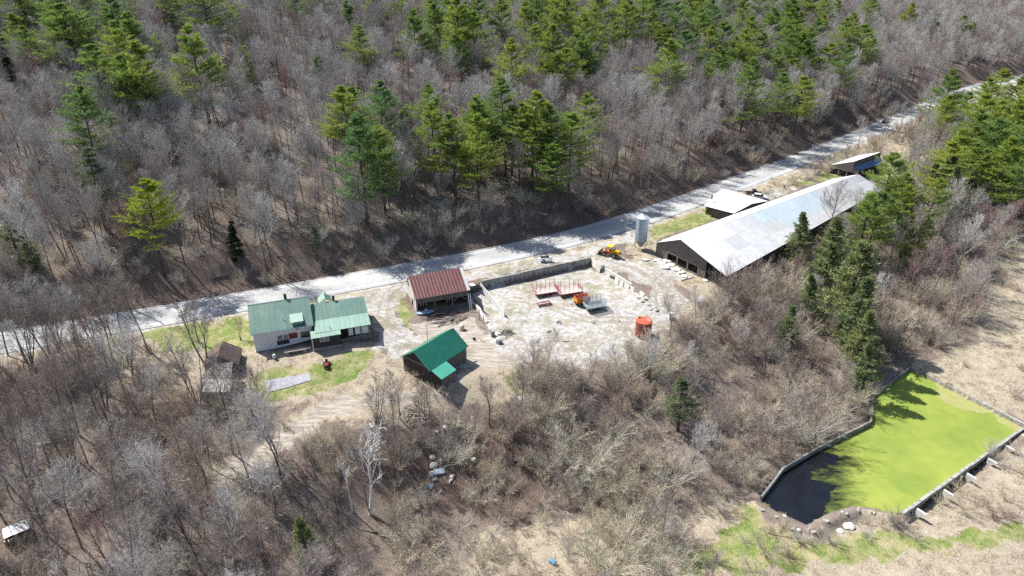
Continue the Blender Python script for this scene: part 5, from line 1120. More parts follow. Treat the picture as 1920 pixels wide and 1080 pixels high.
roofing(gs, GF.p(-.3, wv, .8), GF.p(Lg, wv, .8), GF.p(Lg, 0, 3.6), GF.p(-.3, 0, 3.6), 10, 1, M['green'])
gzb = -3.3
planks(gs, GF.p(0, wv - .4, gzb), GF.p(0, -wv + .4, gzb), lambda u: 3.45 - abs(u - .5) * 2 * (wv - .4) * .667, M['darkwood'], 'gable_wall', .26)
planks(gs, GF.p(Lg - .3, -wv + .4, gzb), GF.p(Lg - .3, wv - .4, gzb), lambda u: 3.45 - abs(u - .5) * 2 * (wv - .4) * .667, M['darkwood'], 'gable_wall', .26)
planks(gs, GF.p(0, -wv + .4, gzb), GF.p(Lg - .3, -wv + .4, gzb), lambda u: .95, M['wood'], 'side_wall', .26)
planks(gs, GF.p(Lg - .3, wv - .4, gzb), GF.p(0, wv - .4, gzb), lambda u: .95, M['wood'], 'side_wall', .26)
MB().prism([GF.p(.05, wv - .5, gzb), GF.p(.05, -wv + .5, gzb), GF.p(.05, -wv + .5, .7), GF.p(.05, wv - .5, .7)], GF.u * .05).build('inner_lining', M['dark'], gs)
bxF(GF, -.1, 0, -wv + .3, wv - .3, .95, 1.15).build('tie_beam', M['beam'], gs)
MB().prism([GF.p(-.42, 0, 3.58), GF.p(-.42, -wv, .78), GF.p(-.42, -wv, .64), GF.p(-.42, 0, 3.4), GF.p(-.42, wv, .64), GF.p(-.42, wv, .78)], GF.u * .09).build('barge_board', M['green_light'], gs)
MB().prism([GF.p(Lg + .02, .1, 3.5), GF.p(Lg + .7, -.5, 3.0), GF.p(Lg + .7, -1.5, 2.3), GF.p(Lg + .02, -1.0, 2.75)], (0, 0, .05)).build('loose_sheet', M['galvgrey'], gs)
# lean-to
roofing(gs, GF.p(-.1, -wv - 2.6, -.15), GF.p(4.0, -wv - 2.6, -.15), GF.p(4.0, -wv - .02, .76), GF.p(-.1, -wv - .02, .76), 4, 1, M['green_light'], name='lean_to_sheet')
planks(gs, GF.p(.1, -wv - 2.4, gzb - .3), GF.p(3.9, -wv - 2.4, gzb - .3), lambda u: -.15, M['wood'], 'lean_to_wall', .26)
planks(gs, GF.p(3.85, -wv - 2.4, gzb - .3), GF.p(3.85, -wv + .3, gzb), lambda u: -.1 + .8 * u, M['wood'], 'lean_to_wall', .26)
planks(gs, GF.p(.1, -wv + .3, gzb), GF.p(.1, -wv - 2.4, gzb - .3), lambda u: .7 - .85 * u, M['darkwood'], 'lean_to_wall', .26)

# ---- collapsed old shed by the maples
OA = at(410 + 0, 668, 2.6); OB = at(418, 641, 2.6)
a = at(360 + 395/7.714, 625 + 300/7.714, 2.4); b = at(360 + 450/7.714, 625 + 118/7.714, 2.6); OF = Frame(a[:2], math.degrees(math.atan2(b[1] - a[1], b[0] - a[0])))
Lo = np.linalg.norm((b - a)[:2]); er = loc(OF, at(360 + 728/7.714, 625 + 300/7.714, .3)); er2 = loc(OF, at(360 + 680/7.714, 625 + 560/7.714, .2)); el = loc(OF, at(360 + 218/7.714, 625 + 405/7.714, .6))
print('old shed', Lo, er, er2, el)
og = -2.6
os_ = empty('collapsed_shed', (0, 0, 0), 'sagging old shed with brown metal roof and grey fallen front part', 'shed')
L0 = -1.0; hw = 3.2
roofing(os_, OF.p(L0, -hw, .2), OF.p(Lo, -hw, .5), OF.p(Lo, 0, 2.6), OF.p(L0, 0, 2.35), 9, 1, M['rustroof'], seam=(9, M['wood']), seam_w=.09, jit=.05)
roofing(os_, OF.p(L0, hw, .4), OF.p(Lo, hw, .5), OF.p(Lo, 0, 2.6), OF.p(L0, 0, 2.35), 7, 1, M['redroof'], jit=.12, pick=lambda i, j: M['redroof'] if i < 1 else M['rustroof'])
for sgn in (-1, 1):
    planks(os_, OF.p(L0 + .2, sgn * (hw - .3), og), OF.p(Lo - .2, sgn * (hw - .3), og), lambda u: .45, M['wood'], 'side_wall', .28)
planks(os_, OF.p(L0 + .1, hw - .3, og), OF.p(L0 + .1, -hw + .3, og), lambda u: 2.2 - abs(u - .5) * 2 * (hw - .3) * .6, M['wood'], 'gable_wall', .28)
planks(os_, OF.p(Lo - .2, -hw + .3, og), OF.p(Lo - .2, hw - .3, og), lambda u: 2.3 - abs(u - .5) * 2 * (hw - .3) * .6, M['wood'], 'gable_wall', .28)
# fallen front block
c0 = at(376, 752, -3.4); c1 = at(438, 750, -3.2); NF = Frame(c0[:2], math.degrees(math.atan2(c1[1] - c0[1], c1[0] - c0[0]))); Wn = np.linalg.norm((c1 - c0)[:2]); print('front block', Wn)
nb_ = MB(); 
bxF(NF, .2, Wn - .2, 0.1, .25, -4.2, -1.0).build('front_wall', M['whiteold'], os_)
for u in (.2, Wn - .35): bxF(NF, u, u + .15, .25, 4.2, -4.0, -1.0).build('side_wall', M['whiteold'], os_)
for i in range(9):
    u0 = Wn * i / 9; MB().prism([NF.p(u0, -.3 + random.uniform(-.15, .1), -1.15 - random.uniform(0, .2)), NF.p(u0 + Wn / 9 - .03, -.3 + random.uniform(-.15, .1), -1.15), NF.p(u0 + Wn / 9 - .03, 1.5, .25), NF.p(u0, 1.5, .25)], (0, 0, .06)).build('fallen_panel', M['whiteold'], os_)
for j in range(9):
    v0 = 1.5 + j * .46; z0 = .25 + j * .2 - .012 * j * j; MB().prism([NF.p(.3 + .12 * j, v0, z0), NF.p(Wn - .3 - .12 * j, v0, z0 + random.uniform(-.05, .05)), NF.p(Wn - .35 - .12 * j, v0 + .5, z0 + .15), NF.p(.35 + .12 * j, v0 + .5, z0 + .15)], (0, 0, .05)).build('shingle_row', M['shingle'], os_)
window(os_, NF, 1.2, .08, -2.6, 1.1, .9, .09, 2, 1); window(os_, NF, 3.7, .08, -2.5, 1.1, .9, .09, 3, 1)
for i in range(16):
    u = random.uniform(.2, Wn - .2); v = random.uniform(.5, 3.5); z = 1.0; a_ = random.uniform(0, 6.28); l = random.uniform(.6, 1.6)
    MB().tube(NF.p(u, v, z - .2), NF.p(u + l * math.cos(a_), v + l * math.sin(a_), z + .3), .035, .015, n=5).build('fallen_branch', B_BIRCH if i % 3 else B_BARK, os_)
bxF(NF, Wn + .1, Wn + .25, .8, .95, -4, .6).build('post', M['concw'], os_); bxF(NF, Wn + .1, Wn + 1.0, .8, .9, .45, .6).build('crossbar', M['concw'], os_)
# ------------------------------------------------------------------ walls of the concrete yard
bw = empty('retaining_wall', (0, 0, 0), 'long grey concrete retaining wall between road verge and sunken yard', 'retaining wall')
A0 = np.array([W0[0], W0[1], 0.]); A1 = np.array([W1[0], W1[1], 0.])
wall_run(bw, [A0, A1], -2.5, .12, .5, [9], M['conc'], out=-1, jit=.07)
# right side: leaning slabs, some fallen
sw = empty('slab_wall', (0, 0, 0), 'broken wall of bleached concrete slabs along the side of the sunken yard', 'slab wall')
for i, (x0, y0, x1, y1, zt, zb, lean) in enumerate([(1110,484,1119,492,.1,-1.7,.25),(1119,492,1127,497,.05,-1.9,.35),(1154,518,1161,523,-.25,-2.0,.3),(1161.5,523,1169.5,528,-.3,-2.1,.3),(1170.5,528,1180,535,-.35,-2.2,.3),(1180.5,535,1189,540,-.45,-2.3,.35),(1200,545,1208,551,-.6,-2.2,.4)]):
    p = at(x0, y0, zt); q = at(x1, y1, zt); d = (q - p); u = d / np.linalg.norm(d); n = np.array([u[1], -u[0], 0]) * -1
    if n @ (np.array([*YARD.mean(0), 0]) - p) > 0: n = n        # towards the yard
    else: n = -n
    pb = p + n * lean; qb = q + n * lean; pb[2] = zb; qb[2] = zb
    MB().prism([pb, qb, q, p], n * -.18).build('slab', M['concw'], sw)
p, q = at(1134, 503, .15), at(1183, 533, -.25); d = q - p; u = d / np.linalg.norm(d); n = np.array([-u[1], u[0], 0])
o = MB(); o.prism([p, q, q + n * .5, p + n * .5], (0, 0, -.25)).build('coping_beam', M['concw'], sw)
for i, (px, py, sx, sy, rz, lab) in enumerate([(1128,507,1.5,1.0,.5,'fallen pale slab leaning in the wall gap'),(1199,557,1.6,1.0,.2,'flat fallen slab on the yard floor'),(1211,560,1.4,.9,1.2,'tilted slab at the end of the broken wall')]):
    q = onground(px, py); o = MB().box((0, 0, .25), (sx, sy, .16), rx=.35, ry=.2).build('concrete_slab', M['concw']); o.location = q; o.rotation_euler = (0, 0, rz); tag(o, lab, 'slab')
for i, (px, py, r) in enumerate([(1133,514,.35),(1205,566,.45),(1216,572,.5),(1220,580,.4),(1226,577,.6),(1231,583,.5),(1195,553,.3),(1240,572,.35)]):
    rock('boulder', onground(px, py), r, M['stone'], 'rough boulder at the crumbling end of the slab wall', 'boulder', 'boulders by the slab wall', 900 + i)
# white board fence on the left of the yard
f0 = np.array([*at(901, 533, -.1)[:2], 0]); f1 = np.array([*at(946, 586, -1.0)[:2], 0]); fn = empty('board_fence', (0, 0, 0), 'white fence of upright boards on the near side of the sunken yard', 'fence')
nfb = 16
for i in range(nfb):
    p = f0 + (f1 - f0) * (i + .12) / nfb; q = f0 + (f1 - f0) * (i + .88) / nfb; zt = .1 - 1.0 * i / nfb
    nn = np.array([(f1 - f0)[1], -(f1 - f0)[0], 0]); nn /= np.linalg.norm(nn)
    MB().prism([(*p[:2], zt - 1.5), (*q[:2], zt - 1.5), (*q[:2], zt), (*p[:2], zt)], nn * .06).build('board', M['white'], fn)
for i in range(0, nfb + 1):
    p = f0 + (f1 - f0) * i / nfb; zt = .16 - 1.0 * i / nfb; u = (f1 - f0) / np.linalg.norm(f1 - f0)
    MB().box((p[0], p[1], zt - .85), (.16, .16, 1.75), rz=math.atan2(u[1], u[0])).build('post', M['concw'], fn)
MB().prism([(*f0[:2], .16), (*f1[:2], -.84), (*f1[:2], -.74), (*f0[:2], .26)], nn * .1).build('top_rail', M['white'], fn)
# lane wall with stones on it
lw = empty('lane_wall', (0, 0, 0), 'low whitewashed concrete wall running down from the barn beside the lane', 'retaining wall')
l0 = at(892, 566, -1.0); l1 = at(916, 608, -1.6); l2 = at(938, 640, -2.2)
for a_, b_, n_ in ((l0, l1, 5), (l1, l2, 4)):
    d = (b_ - a_) / n_; uu = d / np.linalg.norm(d); nn2 = np.array([uu[1], -uu[0], 0])
    for i in range(n_):
        p = a_ + d * i + uu * .02; q = a_ + d * (i + 1) - uu * .02
        MB().prism([p + nn2 * -.25, q + nn2 * -.25, q + nn2 * .35, p + nn2 * .35], (0, 0, -1.5 if n_ == 5 else -1.2)).build('wall_section', M['concw'], lw)
for i, (px, py, s, lab, dk) in enumerate([(924,632,(.75,.6,1.25),'upright dark grey block at the end of the lane wall',1),(936,645,(.95,.9,.9),'dark cube block beside the gravel lane',1),(913,605,(.8,.5,.3),'small flat stone lying on the lane wall',0),(920,619,(.9,.5,.3),'flat stone near the end of the lane wall',0)]):
    q = onground(px, py) if dk else at(px, py, -1.6 if i == 2 else -1.95); o = MB().box((0, 0, s[2] / 2), s).build('stone_block', M['conc'] if not dk else M['greymetal'], bevel=.05); o.location = q; o.rotation_euler = (0, 0, .5 + .2 * i); tag(o, lab, 'block')
for px, py, h, lab in ((899,600,2.6,'thin dark iron post against the lane wall'),(907,607,2.2,'second dark iron post at the lane wall, by the flat stone')):
    q = onground(px, py); o = MB().tube((0, 0, -.2), (0, 0, h), .09, n=8).build('iron_post', M['greymetal']); o.location = q; tag(o, lab, 'post')
p, q = at(888, 556, .5), at(906, 573, -.2); o = MB().prism([p, q, q + [0, 0, -1.9], p + [0, 0, -1.2]], (.05, -.05, 0)).build('dark_panel', M['charcoal']); tag(o, 'dark sheet panel standing upright in the lane beside the barn', 'panel')
q = onground(884, 585); o = MB()
for s_ in (-.25, .25): o.tube((s_, 0, 0), (s_, 1.5, 4.0), .05, n=5)
for k_ in range(10): o.tube((-.25, .15 * k_, .1 + .4 * k_), (.25, .15 * k_, .1 + .4 * k_), .03, n=5)
o = o.build('ladder', M['white']); o.location = q; o.rotation_euler = (0, 0, R(20)); tag(o, 'white ladder leaning at the corner of the open barn', 'ladder')
# brush pile, log pile, barrel and pole around the sheds
def pile(name, px, py, n, L_, r, spread, m, label, cat, rz=0, h=.8, dirr=None, parts='branch'):
    q = onground(px, py); t = empty(name, q, label, cat); rng = np.random.default_rng(int(px))
    for i in range(n):
        a = rz + rng.normal(0, .25) if dirr else rng.uniform(0, 6.28); x_, y_ = rng.normal(0, spread, 2) * ([1, .35] if dirr else [1, 1]); c, s = math.cos(rz), math.sin(rz)
        xx, yy = x_ * c - y_ * s, x_ * s + y_ * c; z_ = rng.uniform(.05, h) * math.exp(-(x_ * x_ + y_ * y_) / (2 * spread * spread)); l = L_ * rng.uniform(.5, 1.1) / 2
        MB().tube((xx - l * math.cos(a), yy - l * math.sin(a), z_), (xx + l * math.cos(a), yy + l * math.sin(a), z_ + rng.uniform(-.2, .3)), r * rng.uniform(.6, 1.3), r * rng.uniform(.4, 1), n=6).build(parts, m, t)
    return t
pile('brush_pile', 950, 626, 46, 1.8, .05, .75, B_BARK, 'heap of dark dead branches on the lane beside the stone blocks', 'brush pile', h=1.2)
for i, (px, py, w_, lab) in enumerate([(825,592,5.0,'row of old timbers and earth just below the barn opening'),(845,601,4.2,'lower row of old timbers and earth between barn and green roof')]):
    pile('log_pile', px, py, 26, 3.2, .12, w_ / 2.6, M['beam'] if i else B_PBARK, lab, 'log pile', R(22), .7, True, 'log')
pile('log_pile', 862, 601, 8, 2.6, .09, .8, M['palewood'], 'few pale poles thrown down at the barn corner', 'log pile', R(40), .5, True, 'log')
pile('brush_pile', 775, 770, 60, 2.6, .07, 1.7, M['pole'], 'wide pile of bleached branches above the junk bank', 'brush pile', h=1.3)
pile('brush_pile', 705, 795, 34, 2.4, .06, 1.2, B_BARK, 'low dark brush heap beside the dirt track', 'brush pile', h=1.0)
q = onground(866, 617); t = empty('plastic_tank', q, 'pinkish white plastic tank on the grass before the barn', 'tank'); MB().lathe([(.50, 0), (.56, .1), (.56, .95), (.42, 1.18), (.2, 1.26)], 18).build('body', M['pinktank'], t, smooth=True); MB().tube((0, 0, 1.24), (0, 0, 1.34), .14, n=10).build('lid', M['white'], t)
q = onground(802, 642); t = empty('yard_pole', q, 'thin dark pole standing behind the green roofed shed', 'pole'); MB().tube((0, 0, -.3), (0, 0, 3.9), .07, .055, n=8).build('mast', M['greymetal'], t); MB().box((0, 0, 3.95), (.75, .12, .1), rz=.3).build('crossarm', M['pole'], t)
q = onground(889, 637); o = MB().tube((0, -.12, .3), (0, .12, .3), .3, n=14).build('loose_tyre', M['rubber']); o.location = q; tag(o, 'single small black tyre on the bare ground right of the shed', 'tyre')

# ---- hay wagons
def wagon(px, py, rz, paint, label, z=None, bars=True):
    q = onground(px, py); t = empty('hay_wagon', q, label, 'wagon', None, rz); L_, W_, zb = 5.6, 2.6, 1.0
    for i in range(8): MB().box((0, -W_/2 + W_ * (i + .5) / 8, zb), (L_, W_ / 8 - .02, .07)).build('floor_plank', M['concw'], t)
    for y in (-W_/2, W_/2): MB().box((0, y, zb - .07), (L_, .1, .22)).build('side_beam', paint, t)
    o = MB(); 
    for y in (-W_/2, W_/2):
        for i in range(6): x = -L_/2 + L_ * i / 5; o.tube((x, y, zb), (x, y, zb + 2.1), .045, n=5)
        for z_ in (.45, .95): o.tube((-L_/2, y, zb + z_), (L_/2, y, zb + z_), .035, n=5)
    o.build('stake_frame', paint, t)
    e = MB()
    for z_ in (.35, .7, 1.05, 1.4): e.tube((-L_/2, -W_/2, zb + z_), (-L_/2, W_/2, zb + z_), .03, n=5)
    for i in range(5): y = -W_/2 + W_ * i / 4; e.tube((-L_/2, y, zb), (-L_/2, y, zb + 1.6), .03, n=5)
    e.build('end_rack', paint, t)
    e = MB().box((L_/2, 0, zb + .35), (.08, W_, .32)).box((L_/2, 0, zb + .85), (.07, W_, .12))
    for i in range(7): y = -W_/2 + W_ * i / 6; e.box((L_/2, y, zb + .5), (.07, .08, 1.0))
    e.build('head_board', paint, t)
    MB().box((0, 0, .62), (4.4, .25, .2)).box((-1.5, 0, .5), (.15, 2.0, .15)).box((1.5, 0, .5), (.15, 2.0, .15)).build('chassis', M['dark'], t)
    for x in (-1.5, 1.5):
        for y in (-1.05, 1.05): wheel(t, x, y, .36)
    MB().tube((-L_/2, 0, .5), (-L_/2 - 1.6, 0, .25), .06, n=6).build('drawbar', paint, t); return t
wagon(1022, 552, R(19), M['redpaint'], 'faded red hay wagon with thin stake frame, the one nearer the white fence')
wagon(1067, 552, R(19), M['redpink'], 'sunbleached red hay wagon next to the orange feeder')
# orange feeder box
q = onground(1091, 570); t = empty('forage_box', q, 'orange forage box trailer beside the slatted wagon', 'trailer', None, R(19))
for y in (-1.0, 1.0): MB().box((0, y, 1.45), (3.2, .09, 1.3)).build('side_panel', M['orange'], t)
for x in (-1.6, 1.6): MB().box((x, 0, 1.4), (.09, 2.0, 1.2)).build('end_panel', M['orange'], t, label=None)
MB().box((0, 0, .85), (3.1, 1.9, .08)).build('floor', M['redpaint'], t)
o = MB(); 
for x in (-.8, 0, .8): o.tube((x, -1, 2.08), (x, 1, 2.08), .05, n=6)
for y in (-.35, .35): o.tube((-1.6, y, 2.08), (1.6, y, 2.08), .05, n=6)
o.build('top_rack', M['redpaint'], t); MB().box((-1.68, 0, 1.25), (.1, 1.6, .22)).build('trim_strip', M['yellow'], t); MB().box((0, 0, .55), (3.4, 1.4, .25)).build('chassis', M['dark'], t)
for x in (-1.0, 1.0):
    for y in (-.95, .95): wheel(t, x, y, .38)
MB().tube((-1.7, -.4, .5), (-3.0, 0, .3), .06, n=6).tube((-1.7, .4, .5), (-3.0, 0, .3), .06, n=6).build('drawbar', M['redpaint'], t)
# grey slatted hay wagon
q = onground(1114, 579); t = empty('slatted_wagon', q, 'grey steel slatted hay rack wagon with pale teal end board', 'wagon', None, R(19)); L_, W_, zb = 4.2, 2.5, 1.0
MB().box((0, 0, zb), (L_, W_, .1)).build('floor', M['greymetal'], t)
for y in (-W_/2, W_/2):
    for k_ in range(7): MB().box((0, y, zb + .2 + .27 * k_), (L_, .05, .08)).build('rail', M['steel'], t)
    o = MB()
    for i in range(5): o.box((-L_/2 + L_ * i / 4, y, zb + .95), (.07, .07, 1.9))
    o.build('upright', M['steel'], t, kind='stuff')
for k_ in range(7): MB().box((L_/2, 0, zb + .2 + .27 * k_), (.05, W_, .07)).build('rail', M['steel'], t)
MB().box((-L_/2 - .06, 0, zb + .1), (.1, W_ + .1, .62)).build('end_board', M['teal2'], t)
o = MB()
for i in range(6): o.box((-L_/2 - .13, -W_/2 + .35 + i * .38, zb + .1), (.04, .16, .34))
o.build('slot', M['charcoal'], t, kind='stuff'); MB().box((0, -W_/2 - .03, zb - .06), (L_ + .1, .08, .2)).build('sill', M['teal2'], t)
MB().box((0, 0, .6), (3.6, 1.2, .3)).build('chassis', M['dark'], t)
for x in (-1.2, 1.2):
    for y in (-1.0, 1.0): wheel(t, x, y, .38)
# low red implement with white tubes
q = onground(1021, 573); t = empty('farm_implement', q, 'low red farm implement with a row of white hoppers', 'implement', None, R(20))
MB().box((0, 0, .45), (3.4, .18, .16)).box((0, .8, .45), (3.4, .14, .14)).box((-1.5, .3, .4), (.14, 1.6, .14)).box((1.5, .3, .4), (.14, 1.6, .14)).build('frame', M['redpaint'], t)
for x in (-1.1, -.4, .3, 1.0): MB().lathe([(.12, 0), (.26, .25), (.28, .55), (.1, .6)], 10, (x, .6, .55)).build('hopper', M['white'], t)
for x in (-1.3, -.6, .1, .8, 1.4): MB().tube((x - .07, -.25, .28), (x + .07, -.25, .28), .28, n=12).build('disc', M['rubber'], t)
MB().tube((0, -.1, .45), (1.5, -1.3, .25), .06, n=6).build('drawbar', M['redpaint'], t)
# yard floor odds and ends
for i, (px, py, l) in enumerate([(1046,603,1.3),(1049,604,1.2),(1052,606,1.0)]):
    q = onground(px, py); o = MB().box((0, 0, .06), (l, .12, .1)).build('steel_bar', M['rustroof']); o.location = q; o.rotation_euler = (0, 0, R(55)); tag(o, 'short rusty bar lying in a row of three on the yard floor', 'bar', 'rusty bars on the yard floor')
q = onground(1112, 604); o = MB().lathe([(.55, 0), (.6, .05), (.5, .08)], 18).build('manhole_cover', M['greymetal']); o.location = (q[0], q[1], q[2] + .02); tag(o, 'round dark lid set flat in the yard below the slatted wagon', 'lid')
for px, py, s, rz, m, lab in ((1310,567,(3.0,2.2,1.0),.5,M['conc'],'large grey concrete block at the brushy yard edge'),(1257,597,(1.0,.8,1.3),.3,M['white'],'small pale box standing beside the red tank')):
    q = onground(px, py); o = MB().box((0, 0, s[2] / 2 - .1), s).build('block', m, bevel=.04); o.location = q; o.rotation_euler = (0, 0, rz); tag(o, lab, 'block')
# ---- red tank
q = onground(1205, 629); t = empty('fuel_tank', q, 'tall orange-red round steel tank at the edge of the yard', 'tank')
MB().lathe([(1.68, -.2), (1.7, 0), (1.7, 3.35), (1.66, 3.4)], 40).build('body', M['tankred'], t, smooth=False)
MB().lathe([(1.74, 3.36), (1.76, 3.44), (1.2, 3.52), (.3, 3.60), (.1, 3.61)], 40).build('lid', M['tanktop'], t)
MB().prism([(-.0, .1, 3.625), (.9, -1.1, 3.58), (1.5, -.2, 3.55), (1.0, .9, 3.56)], (0, 0, .03)).build('patch', M['lidpatch'], t, label='paler grey-pink sector of the lid')
MB().tube((-.8, .9, 3.5), (-.8, .9, 3.75), .2, n=12).build('hatch', M['dark'], t)
o = MB()
for z_ in (1.1, 2.2): o.lathe([(1.72, z_), (1.74, z_ + .04), (1.72, z_ + .08)], 40)
o.build('hoop', M['tankred'], t)
# ---- feed silo on legs
q = onground(1200, 468); t = empty('feed_silo', q, 'blue-grey steel feed silo with cone top standing by the road', 'silo'); r = 1.5
for k_ in range(5): MB().lathe([(r, 2.6 + 1.25 * k_), (r + .015, 2.62 + 1.25 * k_), (r + .015, 3.83 + 1.25 * k_), (r, 3.85 + 1.25 * k_)], 28).build('ring', M['steel'] if k_ > 1 else M['steel'], t)
MB().lathe([(.25, .7), (r, 2.6)], 28).build('hopper', M['greymetal'], t); MB().lathe([(r + .06, 8.83), (r + .08, 8.88), (.3, 9.9), (.28, 10.05)], 28).build('cone_roof', M['steellight'], t)
MB().lathe([(.3, 10.0), (.34, 10.1), (.1, 10.2)], 16).build('cap', M['dark'], t)
for i in range(6):
    a = 2 * PI * i / 6 + .3; MB().tube(((r + .05) * math.cos(a), (r + .05) * math.sin(a), -.2), ((r + .05) * math.cos(a), (r + .05) * math.sin(a), 5.0), .06, n=6).build('leg', M['steel'], t)
o = MB().tube((-r - .15, -.25, 1.0), (-r - .15, -.25, 9.0), .025, n=5).tube((-r - .15, .25, 1.0), (-r - .15, .25, 9.0), .025, n=5)
for k_ in range(20): o.tube((-r - .15, -.25, 1.2 + .4 * k_), (-r - .15, .25, 1.2 + .4 * k_), .018, n=4)
o.build('ladder', M['steel'], t, kind='stuff'); MB().tube((-.2, .2, .7), (3.6, .9, 1.3), .10, n=8).build('auger', M['steel'], t)
# ---- yellow wheel loader
q = onground(1144, 480); t = empty('wheel_loader', q, 'yellow and orange wheel loader with yellow canopy and black bucket', 'loader', None, R(-30))
MB().prism([(.5, -.5, .9), (2.6, -.5, .85), (2.6, -.5, 1.75), (.5, -.5, 2.0)], (0, 1.0, 0)).build('engine_hood', M['yellow'], t, bevel=.06)
MB().box((2.63, 0, 1.3), (.06, .8, .7)).build('grille', M['charcoal'], t)
MB().box((-.2, 0, 1.1), (1.6, 1.1, .7)).box((-1.5, 0, .95), (1.3, .6, .5)).build('body', M['orange'], t, bevel=.05)
o = MB()
for x in (-.75, .45):
    for y in (-.6, .6): o.tube((x, y, 1.4), (x, y, 2.75), .05, n=6)
o.build('canopy_post', M['orange'], t); MB().box((-.15, 0, 2.8), (1.6, 1.5, .12)).build('canopy', M['yellowt'], t, bevel=.04); MB().box((-.1, 0, 1.6), (.5, .5, .3)).box((.15, 0, 1.9), (.12, .5, .5)).build('seat', M['black'], t)
for y in (-.55, .55): MB().tube((-1.0, y, 1.5), (-2.6, y, .6), .12, n=6).build('lift_arm', M['orange'], t)
MB().prism([(-2.55, -1.25, .15), (-3.4, -1.25, .05), (-3.3, -1.25, .25), (-2.85, -1.25, .35), (-2.75, -1.25, 1.15), (-2.55, -1.25, 1.1)], (0, 2.5, 0)).build('bucket', M['black'], t)
for x in (-1.35, 1.35):
    for y in (-.95, .95): wheel(t, x, y, .68, .45)
MB().tube((1.2, .25, 1.9), (1.2, .25, 2.6), .05, n=6).build('exhaust', M['dark'], t)
# ---- jet ski on its trailer
q = onground(1022, 491); t = empty('jet_ski', q + [0, 0, .5], 'white jet ski resting on a trailer at the roadside verge', 'jet ski', None, R(10))
MB().prism([(-1.6, -.55, .25), (1.0, -.55, .3), (1.9, 0, .45), (1.0, .55, .3), (-1.6, .55, .25)], (0, 0, .32)).build('hull', M['carwhite'], t, bevel=.1)
MB().prism([(-1.2, -.28, .55), (.6, -.28, .55), (1.0, -.28, .9), (.5, -.28, 1.05), (-.1, -.28, .85), (-1.2, -.28, .9)], (0, .56, 0)).build('seat', M['black'], t, bevel=.06); MB().tube((.45, -.4, 1.15), (.45, .4, 1.15), .04, n=6).build('handlebar', M['black'], t)
t = empty('boat_trailer', q, 'light trailer under the white jet ski', 'trailer', None, R(10)); MB().box((0, -.6, .5), (3.2, .08, .1)).box((0, .6, .5), (3.2, .08, .1)).box((-.6, 0, .42), (.1, 1.6, .1)).box((1.4, 0, .5), (.1, 1.2, .1)).build('frame', M['steel'], t); MB().tube((-1.6, -.6, .5), (-2.8, 0, .4), .05, n=6).tube((-1.6, .6, .5), (-2.8, 0, .4), .05, n=6).build('drawbar', M['steel'], t)
for y in (-.85, .85): wheel(t, -.3, y, .3)

# ------------------------------------------------------------------ long barn
lb = empty('long_barn', (0, 0, 0), 'long low barn with patchwork of white grey and pale blue roof sheets', 'barn')
L1_, R1_, E1_ = at(1229.5, 455, 3.2), at(1275.5, 449.5, 7.0), at(1362, 519, 1.6); R2_, E2_ = at(1610, 327, 7.0), at(1653, 356.5, 2.6)
L2_ = R2_ + (L1_ - R1_)
N_ = 30
def pk(i, j):
    f = i / N_
    if j == 2: return M['galv'] if f < .18 else (M['galvgrey'] if f < .33 else (M['galvblue'] if f < .70 else (M['galvpale'] if f < .80 else M['galvgrey'])))
    if j == 1: return M['galv'] if (f < .10 or f > .92) else (M['galvgrey'] if f < .38 else (M['galvblue'] if f < .70 else (M['galvpale'] if f < .8 else M['galvgrey'])))
    return M['galvpale'] if f < .9 else M['galv']
# three bands below the ridge on the near slope
roofing(lb, E1_, E2_, R2_, R1_, N_, 3, None, pick=lambda i, j: pk(i, j), jit=.02)
roofing(lb, L1_, L2_, R2_, R1_, 24, 1, M['galv'], jit=.02)
d_ = (R2_ - R1_); u_ = d_ / np.linalg.norm(d_)
MB().prism([R1_ + [0, 0, .06], R2_ + [0, 0, .06], R2_ + [-.2, -.2, .02], R1_ + [-.2, -.2, .02]], (0, 0, .06)).build('ridge_cap', M['galvgrey'], lb)
# wind torn overlap line
mA = E1_ * .42 + R1_ * .58; 
g0, g1_ = L1_ + u_ * .4, E1_ + u_ * .4; rr = R1_ + u_ * .4
gl = np.array([g0[0], g0[1], -1.1]); ge = np.array([g1_[0], g1_[1], -1.9]); Lg_ = np.linalg.norm((ge - gl)[:2])
fr_ = np.linalg.norm((rr - g0)[:2]) / Lg_
def ztop(u): return (3.1 + (6.9 - 3.1) * u / fr_) if u < fr_ else 6.9 - (6.9 - 1.5) * (u - fr_) / (1 - fr_)
mid = lambda u: gl * (1 - u) + ge * u
planks(lb, mid(0) + [0, 0, 0], mid(.15), ztop, M['wood'], 'gable_wall', .3) if False else None
def gable(u0, u1, zb, nm, m, w=.3):
    a = mid(u0); b = mid(u1); a[2] = zb(u0); b[2] = zb(u1); planks(lb, a, b, lambda t: ztop(u0 + (u1 - u0) * t), m, nm, w)
gable(0, .17, lambda u: -1.3, 'gable_wall', M['wood']); gable(.17, .72, lambda u: 1.9 - 1.3 * (u - .17), 'upper_gable_wall', M['wood']); gable(.62, .72, lambda u: -1.8, 'gable_wall', M['wood'])
for a_, b_ in ((.17, .62),):
    p = mid(a_); q = mid(b_); MB().prism([(*p[:2], 1.75), (*q[:2], 1.15), (*q[:2], 1.42), (*p[:2], 2.02)], (-.12, -.12, 0)).build('lintel', M['beam'], lb)
for a_ in (.17, .32, .47, .62, .985): p = mid(a_); MB().box((p[0], p[1], .1 if a_ < .9 else -.6), (.28, .28, 3.6 if a_ < .9 else 3.0), rz=.8).build('post', M['beam'], lb)
for a_, b_, zz in ((.17, .32, -.6), (.33, .47, -.75), (.48, .62, -.9)): p = mid(a_); q = mid(b_); MB().prism([(*p[:2], zz - .6), (*q[:2], zz - .7), (*q[:2], zz), (*p[:2], zz + .1)], (-.06, -.06, 0)).build('gate_board', M['beam'], lb)
